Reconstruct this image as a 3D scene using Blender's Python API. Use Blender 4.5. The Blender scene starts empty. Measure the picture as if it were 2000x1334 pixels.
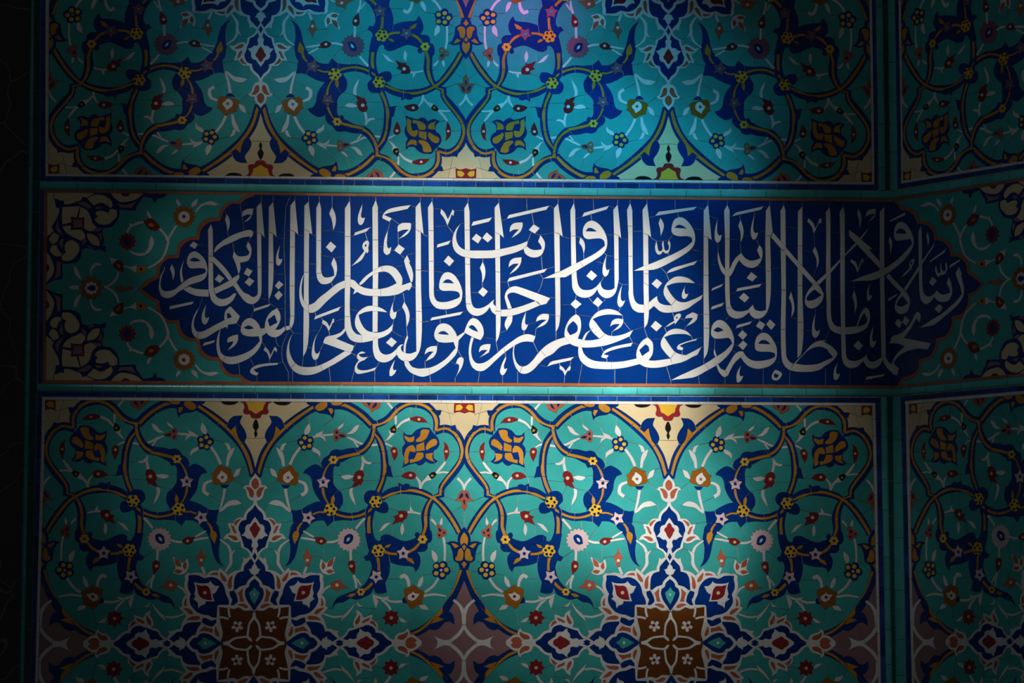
import bpy, math, random
import numpy as np
from mathutils import Vector, Matrix
from mathutils.geometry import delaunay_2d_cdt
random.seed(7)
scene = bpy.context.scene
COLL = scene.collection
# ---------------------------------------------------------------- camera
FPX, CX, CY = 6040.0, 1000.0, 667.0          # focal length and centre in photograph pixels (2000 x 1334)
PITCH = math.atan(653.0/FPX)
CAM = np.array([0.0, 0.0, 1.6])
cam_d = bpy.data.cameras.new('camera'); cam_d.sensor_width = 36.0; cam_d.lens = FPX/2000*36.0
cam_d.clip_start = 0.1; cam_d.clip_end = 100
cam = bpy.data.objects.new('camera', cam_d); COLL.objects.link(cam)
cam.location = CAM; cam.rotation_euler = (math.pi/2+PITCH, 0, 0)
scene.camera = cam
scene.view_settings.view_transform = 'Standard'; scene.view_settings.look = 'None'
scene.view_settings.gamma = 1.0; scene.view_settings.use_curve_mapping = False
scene.view_settings.exposure = 0.0
# ---------------------------------------------------------------- the two walls in plan (u runs along them, unfolded; v is height)
S = 0.0015                                   # metres of wall for one photograph pixel
D = FPX*S
M1, M2 = 0.0695, -1.10                       # plan slopes of the back wall and of the wall on the right
_f = np.array([0, math.cos(PITCH), math.sin(PITCH)]); _u = np.array([0, -math.sin(PITCH), math.cos(PITCH)]); _r = np.array([1.0, 0, 0])
def ray(x, y): return _f + _r*(x-CX)/FPX + _u*(CY-y)/FPX
def _hit(x, y, m, y0):
    d = ray(x, y); t = y0/(d[1]-m*d[0]); return CAM + t*d
CORNER = _hit(1742.0, 667.0, M1, D)[:2]
D1 = np.array([1, M1])/math.hypot(1, M1); N1 = np.array([M1, -1])/math.hypot(1, M1)
D2 = np.array([1, M2])/math.hypot(1, M2); N2 = np.array([M2, -1])/math.hypot(1, M2)
Y2 = CORNER[1]-M2*CORNER[0]
def uv(x, y, side=None):
    """photograph pixel -> (u,v) on the walls, in metres"""
    p = _hit(x, y, M1, D); u = (p[:2]-CORNER)@D1
    if side == 0 or (side is None and u <= 0): return (float(u), float(p[2]))
    p = _hit(x, y, M2, Y2); return (float((p[:2]-CORNER)@D2), float(p[2]))
def W3(u, v, h=0.0, side=None):
    """(u,v) and height above the wall face -> world"""
    if (u <= 0 if side is None else side == 0): q = CORNER + D1*u + N1*h
    else: q = CORNER + D2*u + N2*h
    return (float(q[0]), float(q[1]), float(v))
def to_px(p):
    d = np.array(p)-CAM; z = d@_f
    return (CX+FPX*(d@_r)/z, CY-FPX*(d@_u)/z)
# ---------------------------------------------------------------- light
world = bpy.data.worlds.new('world'); scene.world = world; world.use_nodes = True
world.node_tree.nodes['Background'].inputs[0].default_value = (0.92, 1.0, 1.06, 1)
world.node_tree.nodes['Background'].inputs[1].default_value = 0.034
def daylight(name, px, py, sw, sh, color, level, blend=1.0, src=(-1.2, 1.0, 7.2)):
    """a patch of daylight thrown on the wall by a high window across the room: centre and half-size on the wall"""
    u, v = uv(px, py); tgt = Vector(W3(u, v)); s = Vector(src)
    d = tgt-s; L = d.length
    lt = bpy.data.lights.new(name, 'SPOT'); lt.energy = level*math.pi/0.79*4*math.pi*L*L/max(0.2, abs(d.normalized().dot(Vector((N1[0], N1[1], 0))))); lt.color = color; lt.shadow_soft_size = 0.05
    inc = abs(d.normalized().dot(Vector((N1[0], N1[1], 0))))
    up = Vector((0, 0, 1)); cosv = math.sqrt(max(0.05, 1-(d.normalized().z)**2))
    tx = sw*S/L; ty = sh*S*cosv/L; tm = max(tx, ty)
    lt.spot_size = 2*math.atan(tm); lt.spot_blend = blend
    o = bpy.data.objects.new(name, lt); COLL.objects.link(o)
    z = -d.normalized(); x = up.cross(z).normalized(); y = z.cross(x)
    R = Matrix((x, y, z)).transposed().to_4x4()
    o.matrix_world = Matrix.Translation(s) @ R @ Matrix.Diagonal((tx/tm, ty/tm, 1, 1))
    return o
# daylight through the lattice of a high window: overlapping soft patches (centre x, y, half width, half height, brightness of white tile)
DAY = (1.0, 0.985, 0.955)
for _i, (_x, _y, _w, _h, _l) in enumerate([(1000, 700, 700, 450, .199), (1100, 1000, 420, 400, .137), (915, 600, 405, 400, .60), (545, 250, 300, 200, .075),
        (1250, 650, 160, 260, .426), (1290, 1010, 215, 225, .47), (1000, 1000, 950, 600, .063), (1050, 1000, 260, 180, .341), (1300, 500, 420, 260, .034),
        (700, 1050, 260, 180, .098), (400, 500, 160, 160, .05), (1265, 760, 150, 160, .238), (1200, 500, 160, 160, .246), (1440, 480, 240, 190, .04), (450, 950, 300, 250, .03), (1100, 610, 260, 200, .09)]):
    daylight('window_light', _x, _y, _w, _h, DAY, _l)
# the stained panes above it: blue and one pink
for _x, _y, _w, _h, _l in [(1000, 150, 600, 300, .205), (1250, 300, 260, 180, .248), (800, 100, 600, 300, .078), (1100, 250, 260, 180, .278), (900, 50, 420, 260, .153), (1350, 350, 180, 140, .10)]:
    daylight('stained_glass_light_blue', _x, _y, _w, _h, (0.09, 0.62, 1.0), _l)
daylight('stained_glass_light_pink', 1010, 20, 160, 150, (1.0, 0.06, 0.5), .55)

# ---------------------------------------------------------------- outlines of the mosaic, in photograph pixels
WIN={'A':(900,770,4.762),'B':(900,1050,4.6976),'C':(1130,900,9.524),'D':(1130,1030,9.524),'E':(1130,1150,9.524),
     'F':(850,940,9.524),'G':(850,1070,9.524),'H':(80,370,7.132)}
for _i,_c in enumerate('abcdef'):
    WIN[_c+'1']=(300+260*_i,385,7.132); WIN[_c+'2']=(300+260*_i,565,7.132)
WIN['g1']=(1720,340,7.132); WIN['g2']=(1720,520,7.132)

def catmull(pts,corner,closed,step=5.0):
    """smooth outline through the points; corner points stay sharp"""
    n=len(pts); out=[]
    segs=n if closed else n-1
    for i in range(segs):
        p1=np.array(pts[i]); p2=np.array(pts[(i+1)%n])
        L=float(np.hypot(*(p2-p1)))
        if L<1e-6: continue
        if corner[i]: p0=p1-(p2-p1)
        else: p0=np.array(pts[i-1] if (i>0 or closed) else pts[i])
        if corner[(i+1)%n]: p3=p2+(p2-p1)
        else: p3=np.array(pts[(i+2)%n] if (closed or i+2<n) else pts[(i+1)%n])
        if corner[i] and corner[(i+1)%n]:
            out.append(tuple(p1)); continue
        d0=max(np.hypot(*(p1-p0)),1e-6); d2=max(np.hypot(*(p3-p2)),1e-6)
        m1=0.5*((p1-p0)/d0+(p2-p1)/L)*L; m2=0.5*((p2-p1)/L+(p3-p2)/d2)*L
        k=max(2,min(6,int(round(L/step))))
        for j in range(k):
            t=j/k; t2=t*t; t3=t2*t
            q=(2*t3-3*t2+1)*p1+(t3-2*t2+t)*m1+(-2*t3+3*t2)*p2+(t3-t2)*m2
            out.append((float(q[0]),float(q[1])))
    if not closed: out.append(tuple(map(float,pts[-1])))
    return out

def ribbon(pts,step=5.0):
    """outline of a stroke (x,y,width)"""
    c=catmull([(p[0],p[1]) for p in pts],[False]*len(pts),False,step)
    c=np.array(c); n=len(c)
    d=np.concatenate([[0],np.cumsum(np.hypot(*np.diff(c,axis=0).T))])
    P=np.array([(p[0],p[1]) for p in pts]); 
    idx=[int(np.argmin(np.hypot(*(c-q).T))) for q in P]; idx[0]=0; idx[-1]=n-1
    w=np.interp(d,d[idx],[p[2] for p in pts])
    t=np.gradient(c,axis=0); t/=np.maximum(np.hypot(t[:,0],t[:,1]),1e-9)[:,None]
    nn=np.stack([-t[:,1],t[:,0]],1)
    a=c+nn*w[:,None]/2; b=c-nn*w[:,None]/2
    return [tuple(map(float,q)) for q in a]+[tuple(map(float,q)) for q in b[::-1]]

def parse(text):
    """-> list of shapes: dict(kind,name,col,child,diag,loops) in photograph pixels, in order of laying"""
    shapes=[]
    for line in text.strip().splitlines():
        tk=line.split()
        k=tk[0]
        if k in('J','J%'):
            w=None; cur=[]; polys=[]
            for t in tk[1:]:
                if t.endswith(':'): w=WIN[t[:-1]]
                elif t==';': polys.append(cur); cur=[]
                else:
                    x,y=t.split(',')[:2]; cur.append((w[0]+float(x)/w[2],w[1]+float(y)/w[2]))
            polys.append(cur)
            for p in polys:
                if len(p)>1: shapes.append(dict(kind='J',name='joint',col='-',child=False,diag=False,loops=[p],top=(k=='J%')))
            continue
        name=tk[1]; col=tk[2]; child=name.startswith('>'); diag=name.endswith('+')
        name=name.strip('>+')
        w=None; loops=[[]]
        for t in tk[3:]:
            if t.endswith(':'): w=WIN[t[:-1]]
            elif t in('|',';'): loops.append([])
            else:
                c=t.endswith('!'); v=t.rstrip('!').split(',')
                loops[-1].append((w,c,v))
        base=dict(kind=k,name=name,col=col,child=child,diag=diag)
        if k=='P':
            L=[]
            for lp in loops:
                if len(lp)<3: continue
                pts=[(w[0]+float(v[0])/w[2],w[1]+float(v[1])/w[2]) for w,c,v in lp]
                L.append(catmull(pts,[c for w,c,v in lp],True))
            shapes.append(dict(base,loops=L))
        elif k=='S':
            pts=[(w[0]+float(v[0])/w[2],w[1]+float(v[1])/w[2],float(v[2])/w[2]) for w,c,v in loops[0]]
            shapes.append(dict(base,loops=[ribbon(pts)]))
        elif k=='C':
            for lp in loops:
                w,c,v=lp[0]; x,y,r=[float(q) for q in v]
                x=w[0]+x/w[2]; y=w[1]+y/w[2]; r/=w[2]; n=14 if r>6 else 10
                shapes.append(dict(base,loops=[[(x+r*math.cos(6.28319*i/n),y+r*math.sin(6.28319*i/n)) for i in range(n)]]))
        elif k=='R':
            w,c,v=loops[0][0]; x,y,r,n,d,rot=[float(q) for q in v[:6]]
            x=w[0]+x/w[2]; y=w[1]+y/w[2]; r/=w[2]; n=int(n); rot=math.radians(rot)
            pts=[]
            if len(v)>6:      # pointed star
                for i in range(n):
                    a=rot+6.283185*i/n; b=a+math.pi/n
                    pts.append((x+r*math.cos(a),y+r*math.sin(a)))
                    pts.append((x+r*(1-d)*math.cos(b),y+r*(1-d)*math.sin(b)))
            else:             # rounded lobes
                m=n*6
                for i in range(m):
                    a=rot+6.283185*i/m; f=abs(math.cos((a-rot)*n/2))
                    rr=r*(1-d*2*(1-f)**1.0 if False else (1-d)+d*(2*f**0.7-1))
                    pts.append((x+rr*math.cos(a),y+rr*math.sin(a)))
            shapes.append(dict(base,loops=[pts]))
    return shapes
LETTERS = '''
P letter W a1: 570,755 700,850 745,960 750,1040 730,1120 680,1165 500,1230 410,1290 a2: 350,40 270,105 190,128 110,100 80,20 a1: 72,1270 80,1180 100,1080 145,1010 140,960! 158,1000 125,1080 100,1180 103,1260 140,1305 200,1310 285,1290 400,1200 500,1130 640,1085 715,1055 728,1020 700,998 600,995 530,998 490,980 468,930 465,880 500,790 | 500,885! 545,850 600,855 655,890! 560,900
P letter W a1: 430,865! 395,940 370,1020 370,1110 385,1195! 418,1170! 400,1080 400,980 415,920
P letter W a1: 800,380! 757,460! 762,600! 765,1290! a2: 785,90 815,170 870,220 935,240 1030,220 1115,145 1155,60! 1120,55! 1060,105 965,138 895,120 855,70 838,0 a1: 830,1100! 825,460!
P letter W a1: 500,1245! 560,1272 650,1285 765,1290! a2: 768,104! 690,105 600,95 500,60 a1: 430,1300 412,1285!
P letter W a1: 840,1270! 930,1230 1050,1165 1130,1110 1185,1080! 1200,1100 1170,1170 1090,1245 980,1295 a2: 860,70!
P letter W a1: 840,750! 870,690 960,610 1100,530 1250,475 1340,458 1385,480 1385,530 1345,580! 1340,550! 1230,570 1100,630 960,690 850,775!
P letter W a1: 770,820! 835,830! 930,915 1025,1020 1095,1130! 1050,1168! 970,1065 880,965 825,905! 770,910!
P letter W a1: 1500,70! 1435,140! 1440,500! 1450,1250 a2: 1450,60 1430,95 1380,110 1320,70 a1: 1265,1334 1155,1190! 1100,1240! a2: 1130,-20 1155,20 1210,100 1280,180 1350,212 1420,195 1480,130 1500,60 a1: 1505,1284! 1500,515! 1545,570! 1508,130!
P letter W a1: 1665,70! 1605,140! 1600,1284 a2: 1600,30 1605,155! 1640,60 1655,0 a1: 1665,510! 1715,560!
P letter W b1: 115,40! 50,120! 40,1284! b2: 50,380! 38,510! 62,552! 95,480 108,380! 110,0! b1: 115,480! 160,530!
P vowel_mark W a1: 1015,240! 995,320! 1020,400 1030,495! 1060,400 1060,330 1040,270
P vowel_mark W a1: 1390,160! 1290,170 1240,205 1235,275! 1310,245 1360,255! 1300,310 1255,352! 1320,330 1360,280 1380,230!
P letter_dot W a1: 555,620! 620,660! 575,725! 498,680!
P letter W a1: 1315,620! 1290,690! 1335,770! 1320,805 1250,825 1190,825 1150,800 1120,750! 1100,830! 1150,950 1185,1080! 1210,1010 1205,915! 1270,905 1330,875 1360,800 1365,730 1345,665
P letter_dot W a1: 1300,985! 1380,1030! 1330,1110! 1255,1070!
P letter_dot W a1: 1330,1120! 1405,1170! 1340,1248! 1265,1190!
P letter_dot W a1: 905,1075! 985,1135! 925,1200! 850,1150!
P vowel_mark W a1: 1762,670! 1720,770 1705,880 1715,945 1745,958 1780,920 1795,860! 1760,870! 1742,850 1745,770
P letter_dot W a1: 1745,1165! 1810,1220! 1740,1290! 1688,1240!
P letter_dot W a2: 1745,20! 1800,80! 1735,155! 1680,90!
P vowel_mark W a1: 255,935! 228,1000! 255,1070 268,1165! 290,1100 293,1040 285,1000
P vowel_mark W a2: 230,235! 560,170! 540,210! 218,285!
P vowel_mark W a2: 735,210! 690,300 668,390 680,470 710,497 750,470 775,385! 740,405! 720,390 715,330
P letter W a2: 635,255! 580,330 535,450 530,560 560,650 620,695 680,695 760,660 900,575 1010,525! 1025,560! 1040,495! 1155,480! 1205,380! 1070,235! 1000,300 985,400 990,430! 850,500 700,580 640,595 590,575 562,510 570,420 610,320 | 1020,345! 1050,335 1090,390! 1030,410!
P vowel_mark W a2: 705,745! 860,708! 840,745! 680,795!
P letter W a2: 1215,540 1240,460 1330,400 1400,420 1470,500 1490,550! 1570,540! 1580,605! 1510,655! 1510,730 1480,810 1400,910 1250,1005 1090,1048 1000,1030 930,975 890,890 875,760 895,640 940,530! 918,660 918,800 945,890 1000,930 1090,940 1250,900 1380,830 1480,720! 1465,660! 1330,660 1250,640 1215,590 | 1255,540! 1320,505 1400,545! 1320,560
P letter W a2: 1720,265! 1640,310 1570,410 1545,540! 1580,620 1640,665 1710,670 1780,630 1840,565! 1820,520! 1760,560 1695,565! 1740,500 1770,400 1755,320 | 1685,355! 1590,430! 1615,520! 1725,465!
P letter W a2: 1842,515! 1890,510! 1905,560! 1850,575!
P vowel_mark W a2: 1175,630! 1090,650 1030,690 1028,745! 1070,735! 1112,725! 1100,760! 1030,855! 1130,790 1175,720
P vowel_mark W a2: 1400,270! 1640,200! 1600,245! 1388,315!
P vowel_mark W a2: 1555,800! 1530,850! 1580,890 1615,985! 1665,890 1680,850! 1715,880! 1720,830! 1690,800! 1660,850 1630,925! 1600,850
P vowel_mark W a2: 1740,1025! 1560,1035 1430,1060 1365,1100 1340,1150 1380,1190 1440,1205! 1465,1165! 1430,1155 1395,1120! 1520,1080 1725,1055!
P letter W b1: 305,65! 245,120! 240,1050! b2: 235,300! 228,945! 270,870 298,740 305,0! b1: 312,500! 355,520!
P letter W b1: 878,50! 810,160! 808,1284! b2: 806,530! 840,630 880,700 950,738 1045,746! 1048,640! 975,625 915,560 888,440 b1: 888,1100! 888,160!
P letter W b1: 245,1060! 205,1140 182,1240 b2: 175,60 185,160 230,260 300,325 360,330 440,290 550,180 700,50 770,0 b1: 815,1265! 815,1158! 700,1210 560,1320 b2: 450,120 380,190 300,225! 240,170 210,60 b1: 215,1200
P letter W b1: 1240,40! 1192,150! 1198,1000! b2: 1195,600! 1265,595! b1: 1275,1000! 1270,150!
P letter W b1: 885,1145! 940,1160 1005,1225 1080,1262 1200,1282 1300,1280 1430,1250 1530,1200! 1480,1120 1420,1060 1350,1040 1270,1055 1150,1120 1070,1200 1025,1230! 1005,1210! 1080,1120 1200,1030 1320,965 1420,955 1500,980 1580,1070 1610,1140 1605,1230! 1730,1185! 1745,1240 1690,1310 b2: 1690,10 1560,70 1430,95 1300,100 1150,95 1060,80 980,40! 925,75! 945,10! b1: 880,1245!
P letter W b1: 1675,810! 1632,885! 1660,990 1700,1100 1728,1185! 1750,1185! 1762,1100 1740,990 1700,905! 1722,912!
P letter W b1: 455,60! 412,150! 412,1060! 430,1150 470,1205 530,1218 610,1195 650,1150 680,1108! 662,1092! 630,1108 570,1120 520,1115 485,1060 478,900! 480,160!
P letter W b1: 655,840! 618,930! 655,1020 662,1092! 684,1108! 702,1010 688,910
P vowel_mark W b1: 630,140! 590,230! 625,310 650,470! 680,380 685,300 665,210
P letter_dot W b1: 610,620! 690,690! 625,775! 543,700!
P vowel_mark W b1: 1055,98! 1015,190 990,290 1000,375 1030,395 1070,360 1090,285! 1060,295! 1035,275 1045,200
P vowel_mark W b1: 950,495! 1165,420! 1110,485! 935,540!
P vowel_mark W b1: 1125,603 1148,640 1135,710 1140,760 1120,788! 1105,765! 1040,880 900,965! 960,900 1080,755! 1052,700 1065,640 | 1105,655 1110,690 1085,685
P vowel_mark W b1: 1730,112! 1560,135 1400,180 1345,235 1332,275 1335,300! 1432,347! 1465,298! 1355,250! 1420,225 1560,195 1680,170!
P vowel_mark W b1: 1410,460! 1365,570 1350,680 1355,780 1395,810 1440,780 1455,695! 1420,720! 1400,690 1400,570
P vowel_mark W b1: 1730,362! 1600,365 1550,400 1545,490! 1620,460 1700,455! 1640,510 1555,590! 1680,520 1730,440
P letter_dot W b1: 1560,660! 1645,720! 1580,805! 1495,745!
P letter W b1: 1860,65! 1795,140! 1795,1284! b2: 1805,865! 1720,897 1640,885 1598,850 1592,805 1628,768! 1580,775 1530,830! 1528,905! 1560,960 1620,1000 1710,1005 1780,970 1850,860 1875,720 b1: 1870,1200! 1868,485! 1905,520!
P letter W b2: 805,540! 760,595 650,640 555,660 525,690 508,752! 680,812 885,888! 920,850 938,790! 800,735 690,690! 770,640 828,570!
P letter W b2: 808,862! 700,930 560,1012 420,1070 280,1085 170,1065 95,1000 45,890 35,790 55,690 95,605! 40,690 5,810 -2,920 25,1040 85,1130 160,1180 270,1200 400,1180 530,1118 700,1025 840,935 910,888!
P vowel_mark W b2: 500,425! 490,480! 550,520 585,590! 620,520 640,470! 655,470! 665,425! 645,405! 615,480 595,525! 560,460
P vowel_mark W b2: 455,580! 390,690 355,820 350,920 375,980 410,985 445,940 465,860! 430,900! 400,890 385,820 400,700
P vowel_mark W b2: 400,375! 755,240! 720,300! 380,425!
P letter W b2: 1405,325! 1330,270 1230,235 1130,235 1040,280 975,350 950,440 960,530 1010,610 1045,640! 1048,745! 1120,735 1250,700 1400,640 1465,580 1485,480! 1400,560 1300,600 1200,600 1110,570 1040,480 1005,380 1005,360! 1080,325 1200,305 1300,312
P vowel_mark W b2: 1500,140! 1460,240 1435,340 1450,400 1485,425 1520,390 1530,310! 1490,325! 1478,290 1480,220
P vowel_mark W b2: 1635,175! 1605,250! 1650,330 1665,450 1668,535! 1705,440 1710,350 1680,250
P letter W b2: 1198,690! 1205,880 1235,965 1290,1012 1370,1022 1460,985 1530,915! 1530,830! 1460,890 1380,912 1315,885 1280,820 1270,670!
P letter W b2: 1680,635! 1655,690 1630,790 1628,885! 1655,890! 1660,790 1690,680!
P letter_dot W b2: 1455,670! 1535,735! 1465,810! 1380,745!
P vowel_mark W b2: 1100,888! 1050,866 1000,890 975,930 985,970 1005,990! 960,1050 945,1125 975,1178 1090,1168 1225,1132! 1252,1085! 1150,1118 1060,1130 990,1110 980,1075 1010,1020 1080,990 1135,940! 1060,950 1010,925 1005,908!
P vowel_mark W b2: 1510,980! 1460,1060 1430,1150 1435,1210! 1460,1215! 1510,1170 1528,1118! 1490,1130! 1480,1100 1490,1050
P letter W c1: 170,55! 112,145! 120,500! 128,1284! c2: 135,120 170,210 230,265 320,283 430,272 520,235 575,170 592,80 c1: 590,1310 545,1180 465,1075 390,1045 330,1065 285,1140 268,1240 280,1290 330,1310! c2: 480,28 535,45 558,85 545,115 490,140 400,170 310,180 240,165 205,115 195,40 c1: 195,1200! 192,600! 188,150! | 315,1195! 370,1150 420,1155 475,1205!
P letter_dot W c1: 395,815! 478,890! 412,968! 330,895!
P vowel_mark W c1: 245,660! 430,605! 400,660! 232,708!
P vowel_mark W c1: 295,165! 285,230! 345,310 385,400! 425,300 445,240! 465,270! 480,200! 455,172! 420,250 390,310! 340,210
P letter W c1: 668,75! 618,160! 635,1284! c2: 640,180 660,290 720,355 800,375 880,350 940,300 978,240! 960,208! 890,250 800,268 750,250 720,190 708,100 c1: 700,1000! 692,200!
P letter W c1: 1100,75! 1040,150! 1055,1200! c2: 1060,745! 1095,680 1118,570 1125,300! 1120,0! c1: 1115,520! 1168,570!
P letter W c2: 960,208! 1005,165 1040,142! 1022,185 1030,215 1062,240! 1062,365! 1010,325 978,262!
P letter W c1: 575,362! 500,450 455,580 460,690 500,770 570,820 640,842 760,856 900,856 1045,850 1180,815 1330,775 1445,725! 1490,680! 1505,610! 1400,655 1250,698 1120,725 1000,742 800,745 680,742 590,720 530,660 505,580 512,490 540,420
P letter W c1: 1445,725! 1490,685! 1530,720 1600,740 1690,730! 1728,742! 1700,800 1650,835 1580,845 1510,825 1460,780
P letter W c1: 1680,530! 1645,620! 1695,700 1690,730! 1730,742! 1742,680 1735,620
P letter_dot W c1: 785,510! 862,570! 810,650! 720,585!
P letter_dot W c1: 930,492! 1015,568! 945,635! 868,570!
P letter_dot W c1: 1585,380! 1670,435! 1600,512! 1515,460!
P vowel_mark W c1: 740,345! 1005,285! 965,345! 715,405!
P vowel_mark W c1: 1240,250! 1805,120! 1760,180! 1210,305!
P vowel_mark W c1: 1245,1125! 1775,995! 1730,1050! 1212,1185!
P vowel_mark W c1: 1430,355! 1320,362 1265,400 1248,490! 1310,455 1378,455! 1330,500 1275,572! 1370,515 1410,470 1432,400
P vowel_mark W c1: 1415,840! 1300,855 1250,900 1235,980! 1300,935 1375,930! 1310,1000 1245,1080! 1340,1020 1390,960 1412,900
P vowel_mark W c1: 875,905! 835,985! 862,1060 868,1205! 905,1120 912,1020 900,960
P letter_dot W c1: 875,1255! 950,1315! c2: 885,110! 808,45!
P letter W c1: 1925,90! 1865,160! 1870,500! 1885,1284! c2: 1890,605! 1930,530 1950,430 1955,0! c1: 1945,520! 1990,560!
P letter W c2: 1815,125! 1600,45 1400,-25 1330,-43 1260,-25 1205,25 1180,100 1195,170 1225,275! 1282,270! 1240,160 1218,90 1245,60 1310,50 1400,80 1600,160! 1650,185! 1680,225! 1760,205!
P letter W c2: 1125,285! 1250,278 1400,240 1610,165! 1675,225! 1500,300 1330,360 1200,382 1125,380!
P letter W c2: 1225,375! 1290,370! 1285,450 1210,575! 1180,500 1195,430
P vowel_mark W c2: 1475,320! 1435,410 1415,500 1425,565 1455,580 1490,540 1508,485! 1480,500! 1465,470 1470,400
P vowel_mark W c2: 1790,345! 1700,345 1635,390 1615,455! 1700,425 1760,430! 1690,480 1615,550! 1740,495 1780,450 1798,390
P letter W c2: 470,738! 340,747 245,728 200,660 215,560 265,492 340,475 425,510 495,600 518,660! 612,598! 628,620! 540,715! 532,800 515,890 440,985 300,1105 160,1185 40,1222 b2: 1830,1210 1720,1160 1655,1080 1632,990! 1690,995! 1740,1075 1830,1105 1930,1100 c2: 130,1095 250,1045 370,960 460,860 497,818! | 250,620! 300,588 350,590 405,635! 320,630
P letter W c2: 612,605! 660,480 700,420 745,402 800,420 860,490 888,580 885,650 845,712! 745,675 680,640 | 678,530! 720,500 770,530 810,595! 740,570
P letter W c2: 715,668! 752,680! 725,780 715,880 735,970 780,1025 840,1035 920,1010 1050,910 1160,815 1290,720 1400,650 1510,625 1610,655! 1580,740! 1480,730 1400,745 1330,780 1180,885 1050,1000 950,1095 880,1140 800,1140 730,1090 690,980 680,860 695,740
P letter W d2: 318,348! 245,400 185,500 158,610 165,690! 220,750 310,795 440,815 560,810 665,797! 648,690! 550,710 440,710 345,688! 385,570 390,470 365,380 | 282,445! 340,510 335,590 240,642! 195,570 220,500
P letter W c2: 1303,792! 1325,778! 1310,860 1322,960 1360,1040 1420,1078 1490,1060 1570,990 1660,875 1770,775 1880,715 1990,678 d2: 170,670! 235,760! 100,805 c2: 1850,900 1740,960 1650,1050 1560,1140 1470,1180 1400,1170 1340,1100 1305,1000 1292,900
P vowel_mark W c2: 985,765! 900,768 840,800 820,880! 870,850 940,850! 890,900 825,955! 960,885! 980,820
P vowel_mark W c2: 240,790! 160,795 90,830 65,915! 120,875 190,870! 130,930 78,1005! 190,950 235,870
P vowel_mark W c2: 500,1045! 520,980 560,945 605,960 605,1030 575,1110 495,1230! 540,1120 545,1060 520,1040
P vowel_mark W c2: 165,395! 605,310! 560,360! 140,440!
P vowel_mark W c2: 1195,935! 1150,1020 1120,1110 1115,1160 1150,1205 1195,1160 1218,1100! 1180,1115! 1170,1080 1200,970
P vowel_mark W c2: 1812,1018! d2: 0,1000! 150,970! 292,942! 245,992! 0,1050! c2: 1770,1078!
P vowel_mark W d2: 95,1060! 88,1110! 140,1150 165,1210! 200,1140! 235,1135! 250,1085! 230,1065! 175,1140! 140,1090
P letter W d1: 290,85! 240,185! 248,500! 262,1150 275,1284 d2: 320,75 380,112 450,122 530,100 590,45 615,0! d1: 600,1250! 545,1285 470,1298 400,1285 355,1235 335,1150 322,900! 312,500! 310,190!
P letter W d1: 900,105! 838,180! 848,510! 858,1265! 820,1290 760,1298 700,1280 668,1235 662,1175! 630,1220 600,1252! d2: 615,0! 640,60 690,110 750,128 820,105 870,50 895,-30 d1: 915,1150! 912,540! 948,575!
P letter W d1: 720,680! 712,615 670,582 580,580 480,588 432,560 413,490 430,405 475,350 540,328 615,358 695,445 742,545 756,640 742,725 690,800 560,890 430,967 310,1040 170,1120! 20,1125! c1: 1715,1137! d1: 0,1075 100,1035 260,955 430,870 600,775 | 455,478! 490,435 540,435 612,482!
P vowel_mark W d1: 380,560! 362,640! 405,700 425,795! 445,720 440,650 420,600
P vowel_mark W d1: 745,815! 710,900 690,1000 695,1080 725,1112 765,1080 785,1010! 750,1020! 735,990 735,900
P letter_dot W d1: 530,1020! 615,1095! 545,1165! 462,1100!
P vowel_mark W d1: 430,220! 780,122! 745,175! 405,278!
P letter W d1: 1310,85! 1245,180! 1255,500! 1260,1284! d2: 1270,545! 1310,490 1330,400 1332,0! d1: 1325,530! 1365,560!
P letter W d1: 1075,85! 1030,180! 1045,500! 1055,1284! d2: 1050,60 1075,200 1110,280 1180,325 1270,330! 1270,215! 1200,210 1150,175 1120,90 1115,0 d1: 1108,600! 1105,190!
P vowel_mark W d1: 965,1215! 930,1300 d2: 900,120 900,210 930,255 970,230 1005,155! 970,170! 945,140 945,60 d1: 950,1290
P letter W d2: 1325,195! 1400,130 1450,95! 1455,150 1490,195 1560,220 1650,225! 1665,325! 1570,330 1490,310 1430,260 1405,235! 1325,305!
P letter W d1: 1940,620! 1930,570 1870,548 1750,548 1680,525 1650,480 1655,400 1690,315 1760,280 1830,300 1910,380 1960,470 1980,560 1970,650 1920,730 1800,820 1640,910 1480,990 1400,1015 1320,1020 1120,1030! 1250,968 1330,940 1500,870 1700,780 1860,690 | 1690,430! 1740,390 1800,400 1860,440!
P vowel_mark W d1: 1440,610! 1420,690 1435,770 1470,808 1510,790 1530,760! 1560,785 1600,785 1630,720 1635,650 1612,600! 1595,640! 1615,690 1600,740 1560,745 1545,690 1540,600! 1515,650 1525,720 1500,755 1470,750 1455,690
P vowel_mark W d1: 1495,290! 1468,365! 1490,440 1500,540! 1530,470 1545,400 1530,350
P vowel_mark W d1: 1470,205! e1: 150,135! 105,180! d1: 1420,265!
P vowel_mark W d1: 1580,1065! 1625,1012 1850,935 e1: 160,885! 110,945! 0,975 d1: 1700,1030
P letter_dot W d1: 1440,1138! 1520,1200! 1455,1280! 1370,1210!
P letter W d1: 1980,1203! 1900,1140 1800,1108 1700,1112 1620,1160 1560,1230 1538,1310 d2: 1545,80 1590,160 1650,225! 1665,325! 1750,312 1880,268 e2: 100,215 205,145! 235,75! 130,130 50,160 d2: 1850,180 1770,178 1715,150 1650,80 1600,0 d1: 1583,1240! 1680,1205 1800,1193
P vowel_mark W d1: 1852,1222! 1810,1300 d2: 1795,60 1800,125 1830,138 1865,110 1885,60! 1850,72! 1835,50 1835,-20
P letter_dot W d2: 310,140! 398,208! 315,278! 242,210!
P letter_dot W d2: 618,110! 692,180! 630,252! 552,190!
P letter_dot W d2: 1425,440! 1518,512! 1440,590! 1358,520!
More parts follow.
